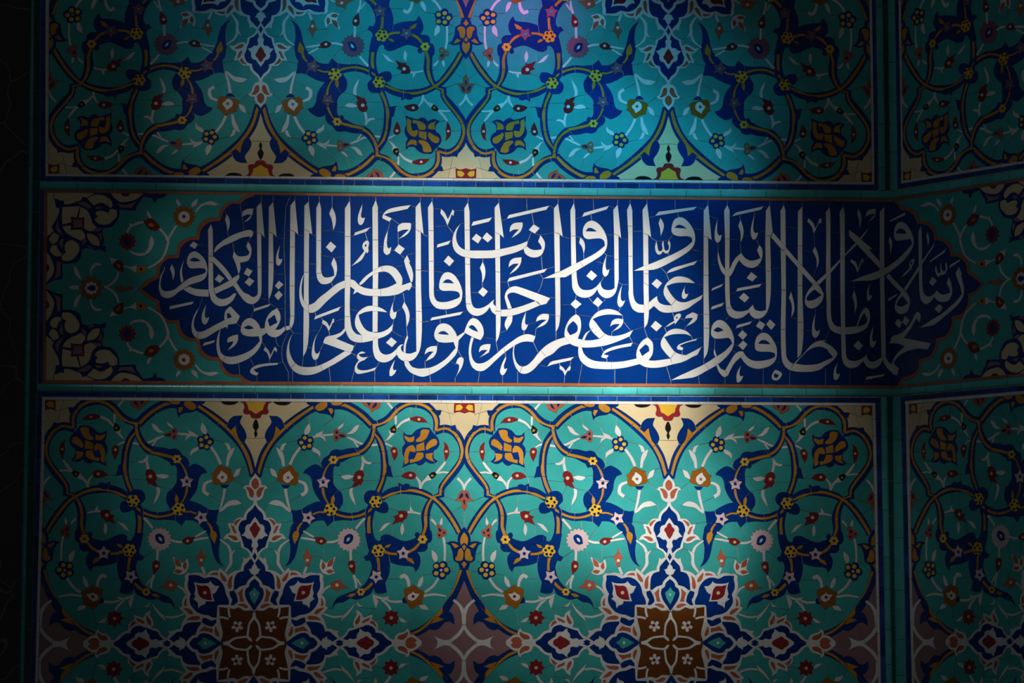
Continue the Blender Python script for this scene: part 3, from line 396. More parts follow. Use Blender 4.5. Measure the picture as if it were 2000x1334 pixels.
UNIT = '''
P cream_tile C A: 0,40! 420,40! 340,100 270,190 260,300 300,340 150,310 60,380 35,520! 0,520!
P cream_tile C A: 1440,40! 1980,40! 1980,800! 1925,790! 1830,560 1680,330 1550,215 1440,140!
P pink_tile P B: -10,340! 50,420 110,540 200,660 300,760 420,850 560,910! 560,1000! -10,1000!
J A: 1110,200 1140,290 ; 1450,210 1440,285 ; 960,290 985,295 ; 1235,245 1310,310 ; 1545,450 1640,470 ; 1300,470 1265,530 ; 320,300 380,270 ; 530,90 515,215 ; 575,370 640,330 ; 900,200 870,250 ; 70,540 170,540 ; 210,640 275,630 ; 450,670 480,730 ; 600,700 580,740 ; 610,540 640,535 ; 635,770 690,780 ; 800,655 870,650 ; 800,810 945,820 ; 1160,770 1220,760 ; 1060,880 1180,910 ; 990,860 940,940 ; 1020,1055 1000,1110 ; 1740,820 1840,900 ; 1525,960 1620,1010 ; 1820,1035 1860,1120 ; 1745,510 1800,480 ; 1805,705 1850,695 ; 530,950 520,1045 ; 630,1095 720,1070 ; 690,1225 690,1333 ; 1115,1180 1120,1240 ; 1270,1240 1200,1333 ; 35,1090 35,1240 ; 60,1050 150,1110 ; 110,1000 210,960 ; 620,780 640,860 ; 220,1110 240,1150 ; 1610,1190 1700,1210 ; 1345,605 1330,650
J A: 200,80 140,330 ; 130,190 260,150 ; 1840,430 2000,440
J B: 150,160 200,130 ; 110,320 165,310 ; 310,340 395,350 ; 560,270 565,330 ; 620,385 720,385 ; 500,650 520,770 555,850 ; 345,670 300,720 ; 830,650 900,720 ; 1300,80 1290,190 ; 1140,120 1185,185 ; 1190,330 1140,390 ; 1310,190 1395,180 ; 945,180 1040,120 ; 720,720 840,760 ; 1140,775 1180,880 ; 1220,655 1280,650 ; 970,640 840,660 ; 330,110 280,150 ; 1640,270 1610,300 ; 1750,115 1800,110 ; 200,240 150,225
S stem W A: 740,80,22 690,140,24 660,220,24 658,292,18
S stem W A: 165,738,18 220,730,20 282,742,20
S stem W A: 25,900,22 50,835,24 95,785,26
S stem W A: 690,498,14 750,470,22 850,484,24 925,485,24 990,465,22 1050,435,26 1105,412,14
P vine N A: 300,305! 200,288 110,320 45,400 15,520 30,640 90,740 160,830 210,890 212,960! 290,985 330,1060 345,1130 340,1290 B: 330,0! 440,0! A: 420,1290 425,1130 390,1030 330,945! 275,930 268,870 205,775 140,690 85,600 80,520 100,450 150,385 200,362 300,385!
P vine N A: 262,330! 258,230 300,140 380,75 480,55 580,70 670,125 740,205 800,245 895,265! 885,330 915,420 960,480 1020,512 1130,530! 1200,600! 1180,650 1060,600 950,570 880,490 840,400 825,320! 760,295 690,235 620,175 550,130 480,130 400,150 340,200 320,260 318,350!
P vine N A: 845,265! 930,180 1040,105 1140,70 1250,80! 1230,160! 1160,155 1070,185 980,250 895,335!
P vine N A: 1370,90! 1460,135 1580,215 1700,315 1810,440 1890,570 1930,700! 1950,790! 1880,790! 1840,650 1770,510 1660,390 1550,290 1440,205 1370,170!
P vine N A: 825,345! 770,430 735,540 722,650 735,760 760,850 800,960! 870,960! 825,860 800,780 795,660 805,550 835,450 875,370!
P vine N A: 800,940! 720,890 610,860 500,868 390,900 310,945 245,985 170,1070 95,1180 40,1290! 100,1310! 150,1220 220,1120 290,1030 360,985 430,955 520,940 610,935 700,955 780,1005!
P vine N A: 840,1075! 930,1075 1000,1105 1080,1115 1160,1100 1225,1075! 1220,1190! 1130,1180 1050,1185 950,1155 870,1130!
P vine N A: 845,1080! 868,1200 858,1333! B: 846,-20! 925,-20! A: 930,1310! 940,1200 935,1130!
P vine N B: 5,300! 75,290! 100,400 150,530 240,660 330,750 430,820 550,870! 520,935! 420,890 310,820 210,730 120,600 50,450 10,350!
P >vine_inlay O A: 292,330! 200,312 125,345 65,430 40,530 58,625 115,715 185,805 235,885 240,948! 300,965 350,1040 370,1130 370,1240 B: 400,10! 425,5! A: 398,1240 398,1130 375,1035 325,955! 260,935! 255,880 205,790 135,705 80,610 65,525 90,440 140,370 200,335 288,355!
P >vine_inlay O A: 278,340! 275,250 312,160 390,100 480,80 570,95 655,150 725,230 790,275 872,290! 868,350 895,440 945,510 1020,550 1110,575 1210,605! 1205,630! 1100,600 1010,578 930,530 870,450 845,360 840,312! 775,290 700,250 640,175 560,120 480,105 405,125 335,180 303,255 305,345!
P >vine_inlay O A: 870,290! 950,205 1050,135 1140,95 1230,95! 1230,125! 1150,125 1065,160 970,230 890,310!
P >vine_inlay O A: 1400,115! 1470,165 1590,250 1705,350 1805,475 1870,590 1915,740! 1895,770! 1850,620 1780,490 1680,370 1570,275 1460,190 1400,150!
P >vine_inlay O A: 848,370! 790,440 760,540 748,650 720,735! 750,740! 765,810 790,880 825,950! 845,935! 810,860 782,780 772,660 782,545 810,455 855,385!
P >vine_inlay O A: 790,970! 700,925 610,900 590,868! 580,895! 500,890 390,922 320,958 262,1000 185,1085 115,1190 58,1295! 85,1305! 140,1205 210,1100 280,1018 340,975 400,945 500,918 605,920 690,950 775,985!
P >vine_inlay O A: 930,1100! 1000,1130 1080,1143 1160,1128 1215,1108! 1218,1135! 1150,1155 1070,1165 1000,1155 930,1130!
P >vine_inlay O A: 885,1130! 890,1220 882,1320! 915,1320! 918,1220 910,1130!
P >vine_inlay O B: 45,300! 75,390 130,510 220,640 215,750! 330,790 430,865 530,905! 540,885! 440,840 350,770 270,690 170,550 110,430 75,300!
P leaf N A: 240,155! 300,150! 340,150! 285,200! 255,200!
P leaf N A: 115,288! 165,302! 160,330! 90,370!
P leaf N A: 522,880! 530,850 570,842 590,855! 632,832! 632,872 605,905! 560,900
P leaf N A: 742,665! 705,680 695,725! 680,780! 745,772!
P leaf N A: 1665,325! 1690,260 1730,228 1765,225! 1806,222! 1785,280 1790,300! 1830,360 1846,420 1822,470! 1770,420 1730,380!
P >leaf_inlay O A: 1705,355! 1745,316! 1755,380 1790,470! 1750,430!
P leaf N B: 112,802! 118,740 145,690 195,668! 255,725! 320,765 360,830! 300,850 250,830 205,780! 160,770!
P >leaf_inlay O B: 205,750! 275,725! 340,795! 280,780!
P arabesque_leaf N A: 1000,510! 1100,520 1160,535 1200,528 1245,545 1270,585 1310,610 1338,660 1325,705! 1340,690 1390,668 1440,690 1480,720 1500,750! 1450,765 1425,810 1415,880 1390,940 1340,1010! 1290,1010! 1160,1095! 1170,1080 1140,1030 1135,980 1150,930 1185,900 1225,840 1225,790 1225,720 1210,680 1180,690! 1160,660 1170,640 1100,600 990,570!
P arabesque_leaf N A: 1200,1130! 1290,1012! 1360,1010 1450,1045 1515,1085! 1560,1095 1612,1090! 1600,1140 1595,1195! C: 980,1170 1030,1240 1050,1320 D: 1055,120 1075,220 1050,380 1060,560 1080,650 1140,745! 1040,680 960,560 920,420 890,280 840,160 770,70 700,0 A: 1440,1225 1380,1190 1310,1185! 1280,1240! 1225,1190!
P arabesque_leaf N A: 820,915! 860,905 910,910 945,950 945,1000 905,1040! 935,1100 935,1165! 880,1130 840,1090! 800,1110 740,1110 720,1070 740,1020 800,1000
P arabesque_leaf N B: 330,-30! 370,55! 358,95 385,130 455,138! 425,185 425,240 445,290 470,320! 490,275 570,265 650,250 700,230! 700,300 718,370 742,415! 725,505! 780,518 830,510 850,465! 870,515 930,548 1000,572 1060,560! 1120,595 1180,605 1222,655! 1200,590 1160,545 1110,525 1020,490 950,455 900,390 872,320 868,250 885,215! 915,222! 938,185! 905,168! 890,130 900,100 918,12 925,-30! 848,-30! 831,19 808,40 792,38 780,19 786,9! 770,-8 745,-20 700,-10 667,0 620,30 560,40 505,26 440,0!
P arabesque_leaf N F: 1140,920! 1120,1030 1150,1140 1200,1160! 1215,1240 1280,1320! 1500,1320! 1350,1150! 1250,1000!
P arabesque_leaf N F: 1350,1000! 1370,970 1420,970 1445,1020 1420,1060 1500,1100 1620,1130 1700,1110 1830,1050 1920,1010 2010,1015! 2010,1100! 1600,1320! 1330,1150!
P >leaf_inlay O C: 325,60! 380,130 430,220 460,300! 420,310! 390,220 340,120 305,90!
P >leaf_inlay O A: 980,546! 1100,572 1200,600! 1205,628! 1100,602 985,576!
P >leaf_inlay O C: 430,520! 475,520! 460,640 410,760 360,835! 330,825! 390,730 420,630
P >leaf_inlay O C: 255,655! 300,720 300,820! 255,820! 235,740
P >leaf_inlay O C: 420,960! 540,965 640,1005! 630,1040! 540,1000 420,1000!
P >leaf_inlay O C: 810,1180! 850,1170! 920,1260 D: 930,90! 960,95 1000,140 1000,220 965,330! 900,220 885,150 895,100! C: 870,1260
P >leaf_inlay O B: 430,70! 440,50! 490,100 535,125! 525,150! 470,120
P >leaf_inlay O B: 640,145! 700,140 750,120! 755,150! 700,165 635,168!
P >leaf_inlay O B: 688,65! 730,75 752,100! 710,98
P >leaf_inlay O B: 795,190! 825,190! 812,250 812,310! 788,310! 790,250
P >leaf_inlay O B: 850,430! 865,410! 910,455 945,480! 935,500! 890,475
P >leaf_inlay O B: 1000,515! 1060,520 1085,545! 1040,550
P >leaf_inlay O B: 545,185! 500,200 478,250! 515,235 550,210!
P >leaf_inlay O A: 868,1060! 905,1085 912,1112! 880,1095
P palmette N A: 350,320! 420,320 475,345 510,385! 560,385 590,360! 590,420 570,465! 600,510 600,560! 585,600 595,690! 540,665 480,650! 440,670 400,650 385,630! 350,650 310,650 275,630! 310,600 310,530! 280,510 258,460 275,410 305,380!
P >petal O A: 350,340! 400,330 430,345 435,390 475,430! 470,450 430,450 390,430 360,380
P >petal O A: 280,460 290,425 320,420 360,450 385,500 375,530! 330,500 290,480
P >petal O A: 400,450! 470,480! 470,540! 395,530!
P >petal O A: 490,395! 530,410 580,390! 575,420 545,455! 495,450
P >petal O A: 500,480! 540,490 575,540 580,600 578,665! 540,640 545,600! 530,540! 480,550! 480,510
P >petal O A: 410,550! 465,548! 490,610! 530,615! 525,650! 480,638 430,620 405,590
P >petal O A: 315,550! 385,560! 380,600 300,640! 325,600
P bud N A: 1100,60! 1480,60! 1460,110 1405,130! 1400,160 1360,190 1300,200 1250,215 1230,245! 1215,200 1215,160 1240,130! 1170,125 1130,105!
P >petal O A: 1125,80! 1250,80! 1235,115 1160,115
P >petal O A: 1280,75! 1340,95 1380,120 1390,150 1360,175 1310,160 1280,130!
P >petal O A: 1235,145! 1275,150! 1245,205! 1228,185
P bud E A: 790,60! 985,60! 940,120 900,140 885,180! 850,160 805,135
P >petal N A: 828,85! 850,100 875,145! 835,120
P >petal N A: 880,75! 930,75! 900,125!
P flower R A: -10,60! 125,60! 130,180! 80,165 35,180 -10,170!
P >petal Y A: 45,125! 70,95 110,105! 115,155! 80,155 60,145
P flower R A: 1780,75! 1785,100! 1810,110 1820,150! 1810,190 1830,210 1870,210! 1890,245 1930,250 1985,250! 1985,75!
P >petal Y A: 1820,75! 1850,130 1860,170! 1890,185 1930,210 1985,200! 1985,75!
P bud K A: 1925,255 1955,320 1940,360 1945,390 1928,430! 1912,390 1920,360 1900,330 1905,290
P bud K A: 1590,75! 1790,75! 1740,115 1680,125 1630,115
R flower Y A: 840,1010,60,6,0.12,0
C >flower_centre K A: 800,1000,12 ; 838,978,12 ; 868,1010,12 ; 850,1045,12 ; 812,1040,12
R flower Y A: 1250,1085,62,6,0.12,10
C >flower_centre K A: 1245,1052,12 ; 1283,1072,12 ; 1278,1112,12 ; 1242,1120,12 ; 1220,1080,12
R flower Y A: 1225,625,43,6,0.14,0
C >flower_centre K A: 1225,625,13
R flower Q A: 1315,832,66,5,0.42,-90,s
C >flower_centre N A: 1318,832,15
R flower Q A: 1455,1162,68,5,0.42,-40,s
C >flower_centre N A: 1453,1162,15
R flower N A: 1475,468,80,5,0.13,-80
C >petal Y A: 1484,424,19 ; 1516,468,19 ; 1490,510,20 ; 1443,497,20 ; 1437,446,19
P flower B C: 1045,115! 1100,150 1180,185 1245,200! 1255,270 1295,380! 1240,430 1150,455! 1090,475 1020,480 960,490! 910,440 900,370! 905,320 880,275! 940,240 980,170
P >petal W C: 1055,215! 1110,250 1165,300 1175,350 1165,400 1110,450! 1050,430 1030,390 990,370 990,320 1025,280
C >flower_centre E A: 1636,793,13
P bud N A: 1618,862! 1702,858! 1680,885 1658,892 1635,885
P bud E A: 1100,410! 1130,380 1165,370 1175,345 1200,338 1225,360 1215,390! 1225,420 1215,445 1190,450 1170,425 1130,420
P >petal N A: 1115,405 1150,390 1175,395! 1150,415
C >flower_centre N A: 1193,370,13 ; 1197,420,13
P bud D A: 370,268! 410,225 470,213 530,230! 525,245! 470,265
C >flower_centre C A: 447,240,14
P bud D A: 225,445! 185,480 170,540 185,600 208,630! 215,580 222,540 215,490
C >flower_centre C A: 197,537,14
P bud D A: 670,500 705,520 700,560 672,632! 640,570 645,520
C >flower_centre C A: 672,540,15
P bud D A: 610,775! 575,740 520,728 480,745 470,770 500,798 550,795
C >flower_centre C A: 522,762,15
P bud D A: 985,720 1025,740 1045,790! 1050,820! 1030,825! 1060,880! 1020,870! 985,850! 980,865! 950,810! 960,790! 945,770 950,735
C >flower_centre C A: 990,785,18
P bud D A: 545,1105! 590,1090 640,1100! 630,1125! 680,1145! 660,1165! 690,1225! 650,1205! 620,1195! 590,1200! 590,1180! 560,1160
C >flower_centre C A: 607,1140,18
P bud K A: 650,340! 665,290! 710,330! 700,365 665,372
C >flower_centre O A: 675,340,13
P bud K A: 278,735! 320,730 355,755! 340,795! 310,785
C >flower_centre O A: 325,765,13
S stem W A: 530,237,30 600,270,26 650,325,18
P stem W A: 662,374! 700,366! 722,342! 712,382! 735,420 762,450! 720,432 690,400
P leaf W A: 985,293! 1030,310 1060,350 1108,382! 1060,385 1010,350
P leaf W A: 1125,280! 1180,320 1190,345! 1160,335 1135,310
S stem W A: 1225,390,20 1320,400,26 1410,418,24
P leaf W A: 1295,305! 1310,350 1380,385 1410,420! 1350,415! 1310,440 1295,465! 1300,420 1330,395!
P leaf W A: 1440,285! 1430,350 1450,385 1480,400! 1490,370 1465,310
S stem W A: 1000,508,16 1035,455,20
P leaf W A: 1345,605! 1345,550 1390,515 1420,510! 1410,550 1370,570
S stem W A: 1525,512,26 1580,590,28 1620,675,28
P leaf W A: 1745,510! 1690,550 1670,610 1665,690! 1690,690! 1700,630 1725,580
P leaf W A: 1640,470! 1690,485 1712,540! 1680,545! 1665,500
P leaf W A: 1803,703! 1760,720 1730,795! 1780,775
S stem W A: 1545,822,24 1485,850,32 1475,925,36 1518,955,34
S stem W A: 1660,895,28 1650,970,26 1618,1105,20
P leaf W A: 1820,1035! 1770,1000 1700,1010 1640,1070 1612,1112! 1630,1110 1700,1060 1760,1050
S stem W A: 960,592,20 955,650,26 970,720,26
P leaf W A: 870,645! 920,635 950,600! 965,640! 930,660 890,665
P leaf W A: 1035,775! 1080,760 1160,775! 1130,805 1070,800
P leaf W A: 1045,880! 1075,890 1075,960 1020,1055! 1035,980 1050,930
S stem W A: 205,635,20 245,690,28 290,742,24
P stem W A: 328,803! 362,758! 390,790 430,840 440,888! 420,872 390,825
S stem W A: 475,775,14 440,820,26 430,888,24
S stem W A: 430,1122,16 490,1107,22 550,1105,24
P leaf W A: 490,1105! 525,1045! 530,1098!
P leaf W A: 590,1205! 610,1230 615,1280 600,1325! 580,1280
P leaf W A: 695,1200! 760,1215 815,1290! 770,1270 730,1230
S stem W A: 940,1165,26 990,1220,26 1022,1262,22
P leaf W F: 945,680! 980,740 990,800 960,840! 930,790
S stem W F: 1045,840,20 1090,770,50 1145,720,50
S stem W F: 920,1050,45 895,1200,45 890,1333,42 G: 890,150,42 895,260,42
P bud E F: 520,180! 600,195 650,260 660,310 705,365! 660,380 595,385! 590,470 530,580! 400,450! 400,180!
P >petal N F: 580,225! 620,280 640,340! 590,315 555,265
P >petal N F: 520,330! 555,370 550,430 525,470! 495,420 490,370
P bud E F: 1045,820! 960,850 920,910 870,920 850,960 870,1010 930,1020! 945,1065 990,1080 1040,1050 1045,1000 1020,970! 1040,900
P >petal N F: 1000,880! 1010,920 980,950 955,945! 960,910
C >flower_centre N F: 903,970,20 ; 992,1018,22
P bud N F: 525,840! 595,925 645,1010 660,1100 655,1145! 760,1125 870,1162! 800,1200 765,1290 G: 765,40 745,150 735,240 640,295! 635,350 520,480! 400,480! 400,0! F: 400,840!
P >petal O F: 515,935! 560,980 600,1050 610,1130 595,1200! 515,1130! 430,1200! 430,1000
P >petal O F: 630,1215! 700,1170 775,1155! 745,1210 700,1260!
P >petal O F: 520,1175! 575,1220! 560,1260 520,1315! 465,1225!
P >petal O G: 590,10! 640,40 665,150 700,190! 690,240 620,258 565,230 550,150 560,60
P >petal O G: 515,240! 590,310! 550,370 520,430! 440,310!
R flower Y F: 1300,1095,90,6,0.12,0
C >flower_centre K F: 1300,1095,24
R flower Y B: 805,127,62,6,0.12,10
C >flower_centre K B: 775,120,12 ; 807,100,12 ; 835,127,12 ; 822,160,12 ; 785,158,12
R flower Q B: 578,150,66,5,0.42,-90,s
C >flower_centre N B: 580,152,15
R flower Q B: 823,362,66,5,0.42,-60,s
C >flower_centre N B: 823,366,15
R flower Y B: 962,502,38,6,0.14,0
C >flower_centre K B: 962,502,12
R flower N B: 238,303,88,5,0.13,-115
C >petal Y B: 225,258,22 ; 282,266,22 ; 282,332,22 ; 226,346,22 ; 190,300,22
C >flower_centre Q B: 238,303,14
P flower B G: 1460,690! 1530,740 1640,770! 1635,880 1600,990 1530,1110 1475,1140! 1420,1090 1300,1060! 1295,950 1265,820! 1380,770!
P >petal W G: 1345,860! 1440,850 1470,815! 1500,850 1560,880 1575,950 1500,1000! 1430,970 1390,920
C >flower_centre D B: 490,543,14
P bud N B: 540,608! 570,545! 590,580 582,602!
R flower D B: 687,738,82,8,0.32,-90,s
C >flower_centre C B: 687,738,17
R flower Q B: 1070,28,112,17,0.16,0,s
P >petal N B: 1030,-5 1060,-25 1105,0 1118,60! 1080,70 1040,40
P >flower_centre W B: 1060,5 1085,15 1092,48! 1068,35
P leaf W B: 325,115! 275,160 270,210 290,235! 315,200
S stem W B: 260,375,24 310,450,28 385,505,26
P leaf W B: 400,350! 440,400 455,450! 430,460 400,410
S stem W B: 528,455,26 535,400,32 572,352,40 608,372,32
S stem W B: 190,542,18 290,525,24 395,538,26
P leaf W B: 345,670! 380,620 435,620! 420,655 380,665
S stem W B: 588,588,24 680,590,24 760,558,22
P leaf W B: 700,540! 760,550 865,518! 850,545! 790,570 730,575
S stem W B: 690,670,24 720,620,28 775,572,22
P leaf W B: 858,530! 805,580 825,655! 845,600
P leaf W B: 625,730! 580,745 540,780! 600,775
P leaf W B: 1005,580! 980,610 940,635! 985,635
P stem W B: 998,580! 1060,655 1125,715! 1145,775! 1120,750 1060,690
S stem W B: 1130,722,20 1200,730,22 1300,700,20
S stem W B: 1055,110,24 1052,220,24
P bud D B: 1040,215! 1075,235 1070,290 1020,345! 1010,280 1015,235
C >flower_centre C B: 1048,268,16
S stem W B: 1028,348,26 1005,420,24 1005,472,16
S stem W B: 1000,378,12 962,440,20
S stem W B: 1160,32,20 1220,50,26 1272,50,22
P bud D B: 1265,45! 1300,10 1385,10! 1370,45 1320,75
C >flower_centre C B: 1318,42,15
S stem W B: 1370,35,22 1450,20,24 1502,14,16
S stem W B: 1385,5,18 1440,-25,22 1480,-50,14
P bud E B: 1445,95! 1465,160 1485,185! 1465,215! 1450,265 1425,270! 1410,210! 1395,185! 1420,165
C >flower_centre W B: 1443,215,16
S stem W B: 1450,275,24 1478,345,26
S stem W B: 1605,30,16 1680,90,24 1705,150,28
P leaf W B: 1690,150! 1710,140! 1752,113! 1720,170 1720,250 1660,335! 1640,330! 1690,240 1690,180
P bud W B: 1185,180! 1250,215! 1275,240 1320,200! 1335,270 1310,330! 1260,350 1190,330! 1215,290
P >petal E B: 1205,195! 1255,230 1265,275! 1225,265
P >petal E B: 1305,225! 1315,280 1300,300! 1280,270
P >petal E B: 1205,320! 1230,300 1275,310! 1250,335
P bud E B: 1060,465! 1120,440 1145,390! 1180,400 1230,420 1235,450 1210,480 1160,495! 1150,475!
C >flower_centre W B: 1177,440,17
S stem W B: 1235,445,16 1290,480,24 1332,545,24
S stem W G: 730,975,50 620,1070,60 560,1180,75 535,1290,80 B: 30,740,40 28,800,34
S stem W B: 28,808,30 70,880,36 150,948,34
P leaf W B: 145,930! 200,940 260,920 308,898! 275,935 265,1000! 145,1000!
P tulip+ W C: 1675,270! 1620,340 1575,400 1560,490! 1500,490 1445,548! 1500,570 1530,680 1570,750 1640,785! 1850,785! 1850,270!
P >petal+ E C: 1675,360! 1720,410 1755,480 1740,520 1690,575! 1630,530 1612,480 1630,400
P >petal+ E C: 1510,525! 1580,535 1640,590 1655,650 1640,715! 1590,700 1560,610
P medallion+ W C: 1650,772! 1640,840 1560,920 1500,1000 1475,1085! 1380,1085 1320,1135 1285,1195! 1198,1182! 1220,1270 D: 1240,60 1240,125! 1165,160 1112,250! 1200,240 1280,290 1380,308 1432,280! 1450,400! 1530,440 1590,500 1605,560! 1540,600! 1490,570! 1485,650 1450,740 1448,800! 1350,820 1270,860 1225,900! 1150,830 1075,765! 1045,820! 950,815 870,850 835,905! 740,860 640,850 560,865 500,855! 455,890! 470,960 465,1050 480,1150 510,1230! E: 1100,950! 1850,950! C: 1850,772!
P >medallion_field+ N C: 1695,822! 1640,925 1560,1000 1532,1070 1530,1125! 1450,1150 1405,1220 1395,1320 D: 1410,100 1440,200 1470,280 1500,385! 1570,420 1640,495! 1665,400! 1800,300! C: 1800,900!
P >petal+ W C: 1695,1055! 1640,1130 1600,1200! 1540,1220 1510,1280 D: 1515,90 1490,130 1445,185! 1510,195 1560,240 1620,240! 1645,290 1630,350 1640,390 1660,405! 1800,405! 1800,200! C: 1800,1100!
P >petal+ R C: 1695,1155! 1650,1200 1635,1240 1600,1270 1595,1320 D: 1600,80 1640,160 1700,245! 1800,100! C: 1800,1200!
P >petal+ E C: 1440,1105! 1350,1140 1310,1190 1340,1235! 1390,1160
P >petal+ E C: 1250,1225! 1310,1255 1340,1333 D: 1350,90 1345,145! 1310,120 1275,40
P >petal+ E D: 1200,180! 1290,180 1360,210 1385,260! 1330,265 1260,220
P >medallion_field+ N D: 1625,605! 1560,680 1510,740 1500,830! 1400,860 1350,930 1335,1020 1330,1170! 1410,1160 1480,1100 1560,1070! 1570,1020 1640,950 1690,900! 1800,900! 1800,605!
P >petal+ W D: 1660,400! 1650,500! 1605,560! 1690,690! 1650,740 1640,780 1585,790! 1615,830 1630,870 1690,905! 1800,905! 1800,400!
P >petal+ N D: 1695,480! 1655,560! 1695,635! 1735,560!
P >petal+ W D: 1690,900! 1610,970 1565,1030 1555,1080! 1440,1110 1390,1150 1340,1180! E: 1380,60 1395,150 1415,230! 1350,290! 1350,380! 1430,345 1520,400 1600,405 1655,370! 1700,430! 1715,500! 1800,500! D: 1800,900!
P >petal+ N D: 1700,968! 1640,1020 1612,1060 1605,1110 1550,1150 1530,1230 E: 1530,100 1560,200 1640,320 1715,432! 1900,200! D: 1850,1100!
P >petal+ T D: 1715,1100! 1680,1150 1665,1175 1615,1210 1605,1250 E: 1605,90 1640,180 1710,310! 1850,100! D: 1800,1160!
C >flower_centre+ W D: 1712,1258,28
P >petal+ E D: 1500,1140! 1460,1180 1410,1225! 1430,1290 E: 1430,130 1450,240! 1525,245! 1500,170 1490,80
P >petal+ E E: 1400,300! 1480,280 1560,300 1600,350! 1560,365 1480,330
P >medallion_field+ N E: 1330,40! 1370,100 1400,180 1410,245! 1340,305! 1280,310! 1310,210! 1265,130 1255,60!
P medallion_field N D: 510,905! 600,900 700,910 800,960 880,940 960,940 1050,980 1110,1040 1160,1120 1180,1200 E: 1190,100 1250,240 1245,300! 1060,300! 1040,330! 1035,530! 980,535 880,490 800,480! 690,440 600,350 550,270 540,190 560,110! D: 560,1240! 510,1150 500,1050 515,980
P >petal W D: 608,1020! 660,1040 760,1050 880,1035 905,1003! 940,1050 990,1090 1072,1100! 1040,1160 1000,1230 950,1245! E: 960,150 990,240! 830,235! 820,290 740,320 705,370! 690,310 690,270 600,190! 640,160 620,100! D: 630,1200 640,1130
P >petal D D: 655,1072! 750,1098 840,1095 895,1150 920,1240 E: 945,212! 840,205 745,165 695,100 D: 685,1190
C >flower_centre C D: 812,1222,36
P >petal+ E D: 890,900! 960,860 1030,855! 1050,905! 970,895
P >petal+ E D: 1075,840! 1150,920 1195,990 1190,1025! 1140,1010 1090,930
P >petal+ E D: 1305,900! 1250,960 1225,1050 1230,1130 1260,1155 1290,1110 1290,1000
P medallion_field Z E: 1075,340! 1350,380! 1430,355 1520,410 1610,415 1660,400! 1715,440! 1900,440! 1900,1100! 1160,1100! 1118,960! 1150,850 1110,650! 1090,560!
S >petal+ W E: 1715,440,60 1715,500,75 1692,545,55 1625,650,42 1605,780,40 1600,870,42 1640,930,55 1680,965,30
S >petal+ W E: 1245,345,42 1250,440,42 1275,530,40
R >petal W E: 1410,695,110,5,0.3,-50
C >flower_centre D E: 1395,683,30
J% A: 30,630 90,600 ; 205,920 270,880 ; 330,930 280,985 ; 130,420 60,385 ; 470,60 475,130 ; 640,180 665,130 ; 820,290 835,240 ; 1030,210 1010,170 ; 840,330 890,350 ; 730,540 810,545 ; 740,770 800,770 ; 615,860 612,940 ; 1640,340 1670,300 ; 1790,490 1830,460 ; 1060,1100 1050,1185 ; 935,1070 930,1160 ; 130,1130 170,1160 ; 340,1130 425,1140 ; 980,580 1030,515 ; 1225,800 1420,825 ; 1310,700 1340,680 ; 1180,900 1220,945 ; 1515,1080 1505,1130 ; 1225,1120 1220,1190 ; 1595,1200 1540,1195 ; 1570,320 1600,280 ; 220,300 225,370
J% B: 60,480 140,470 ; 360,830 390,800 ; 700,230 710,160 ; 740,415 800,410 ; 1060,560 1110,525 ; 230,690 180,640
'''
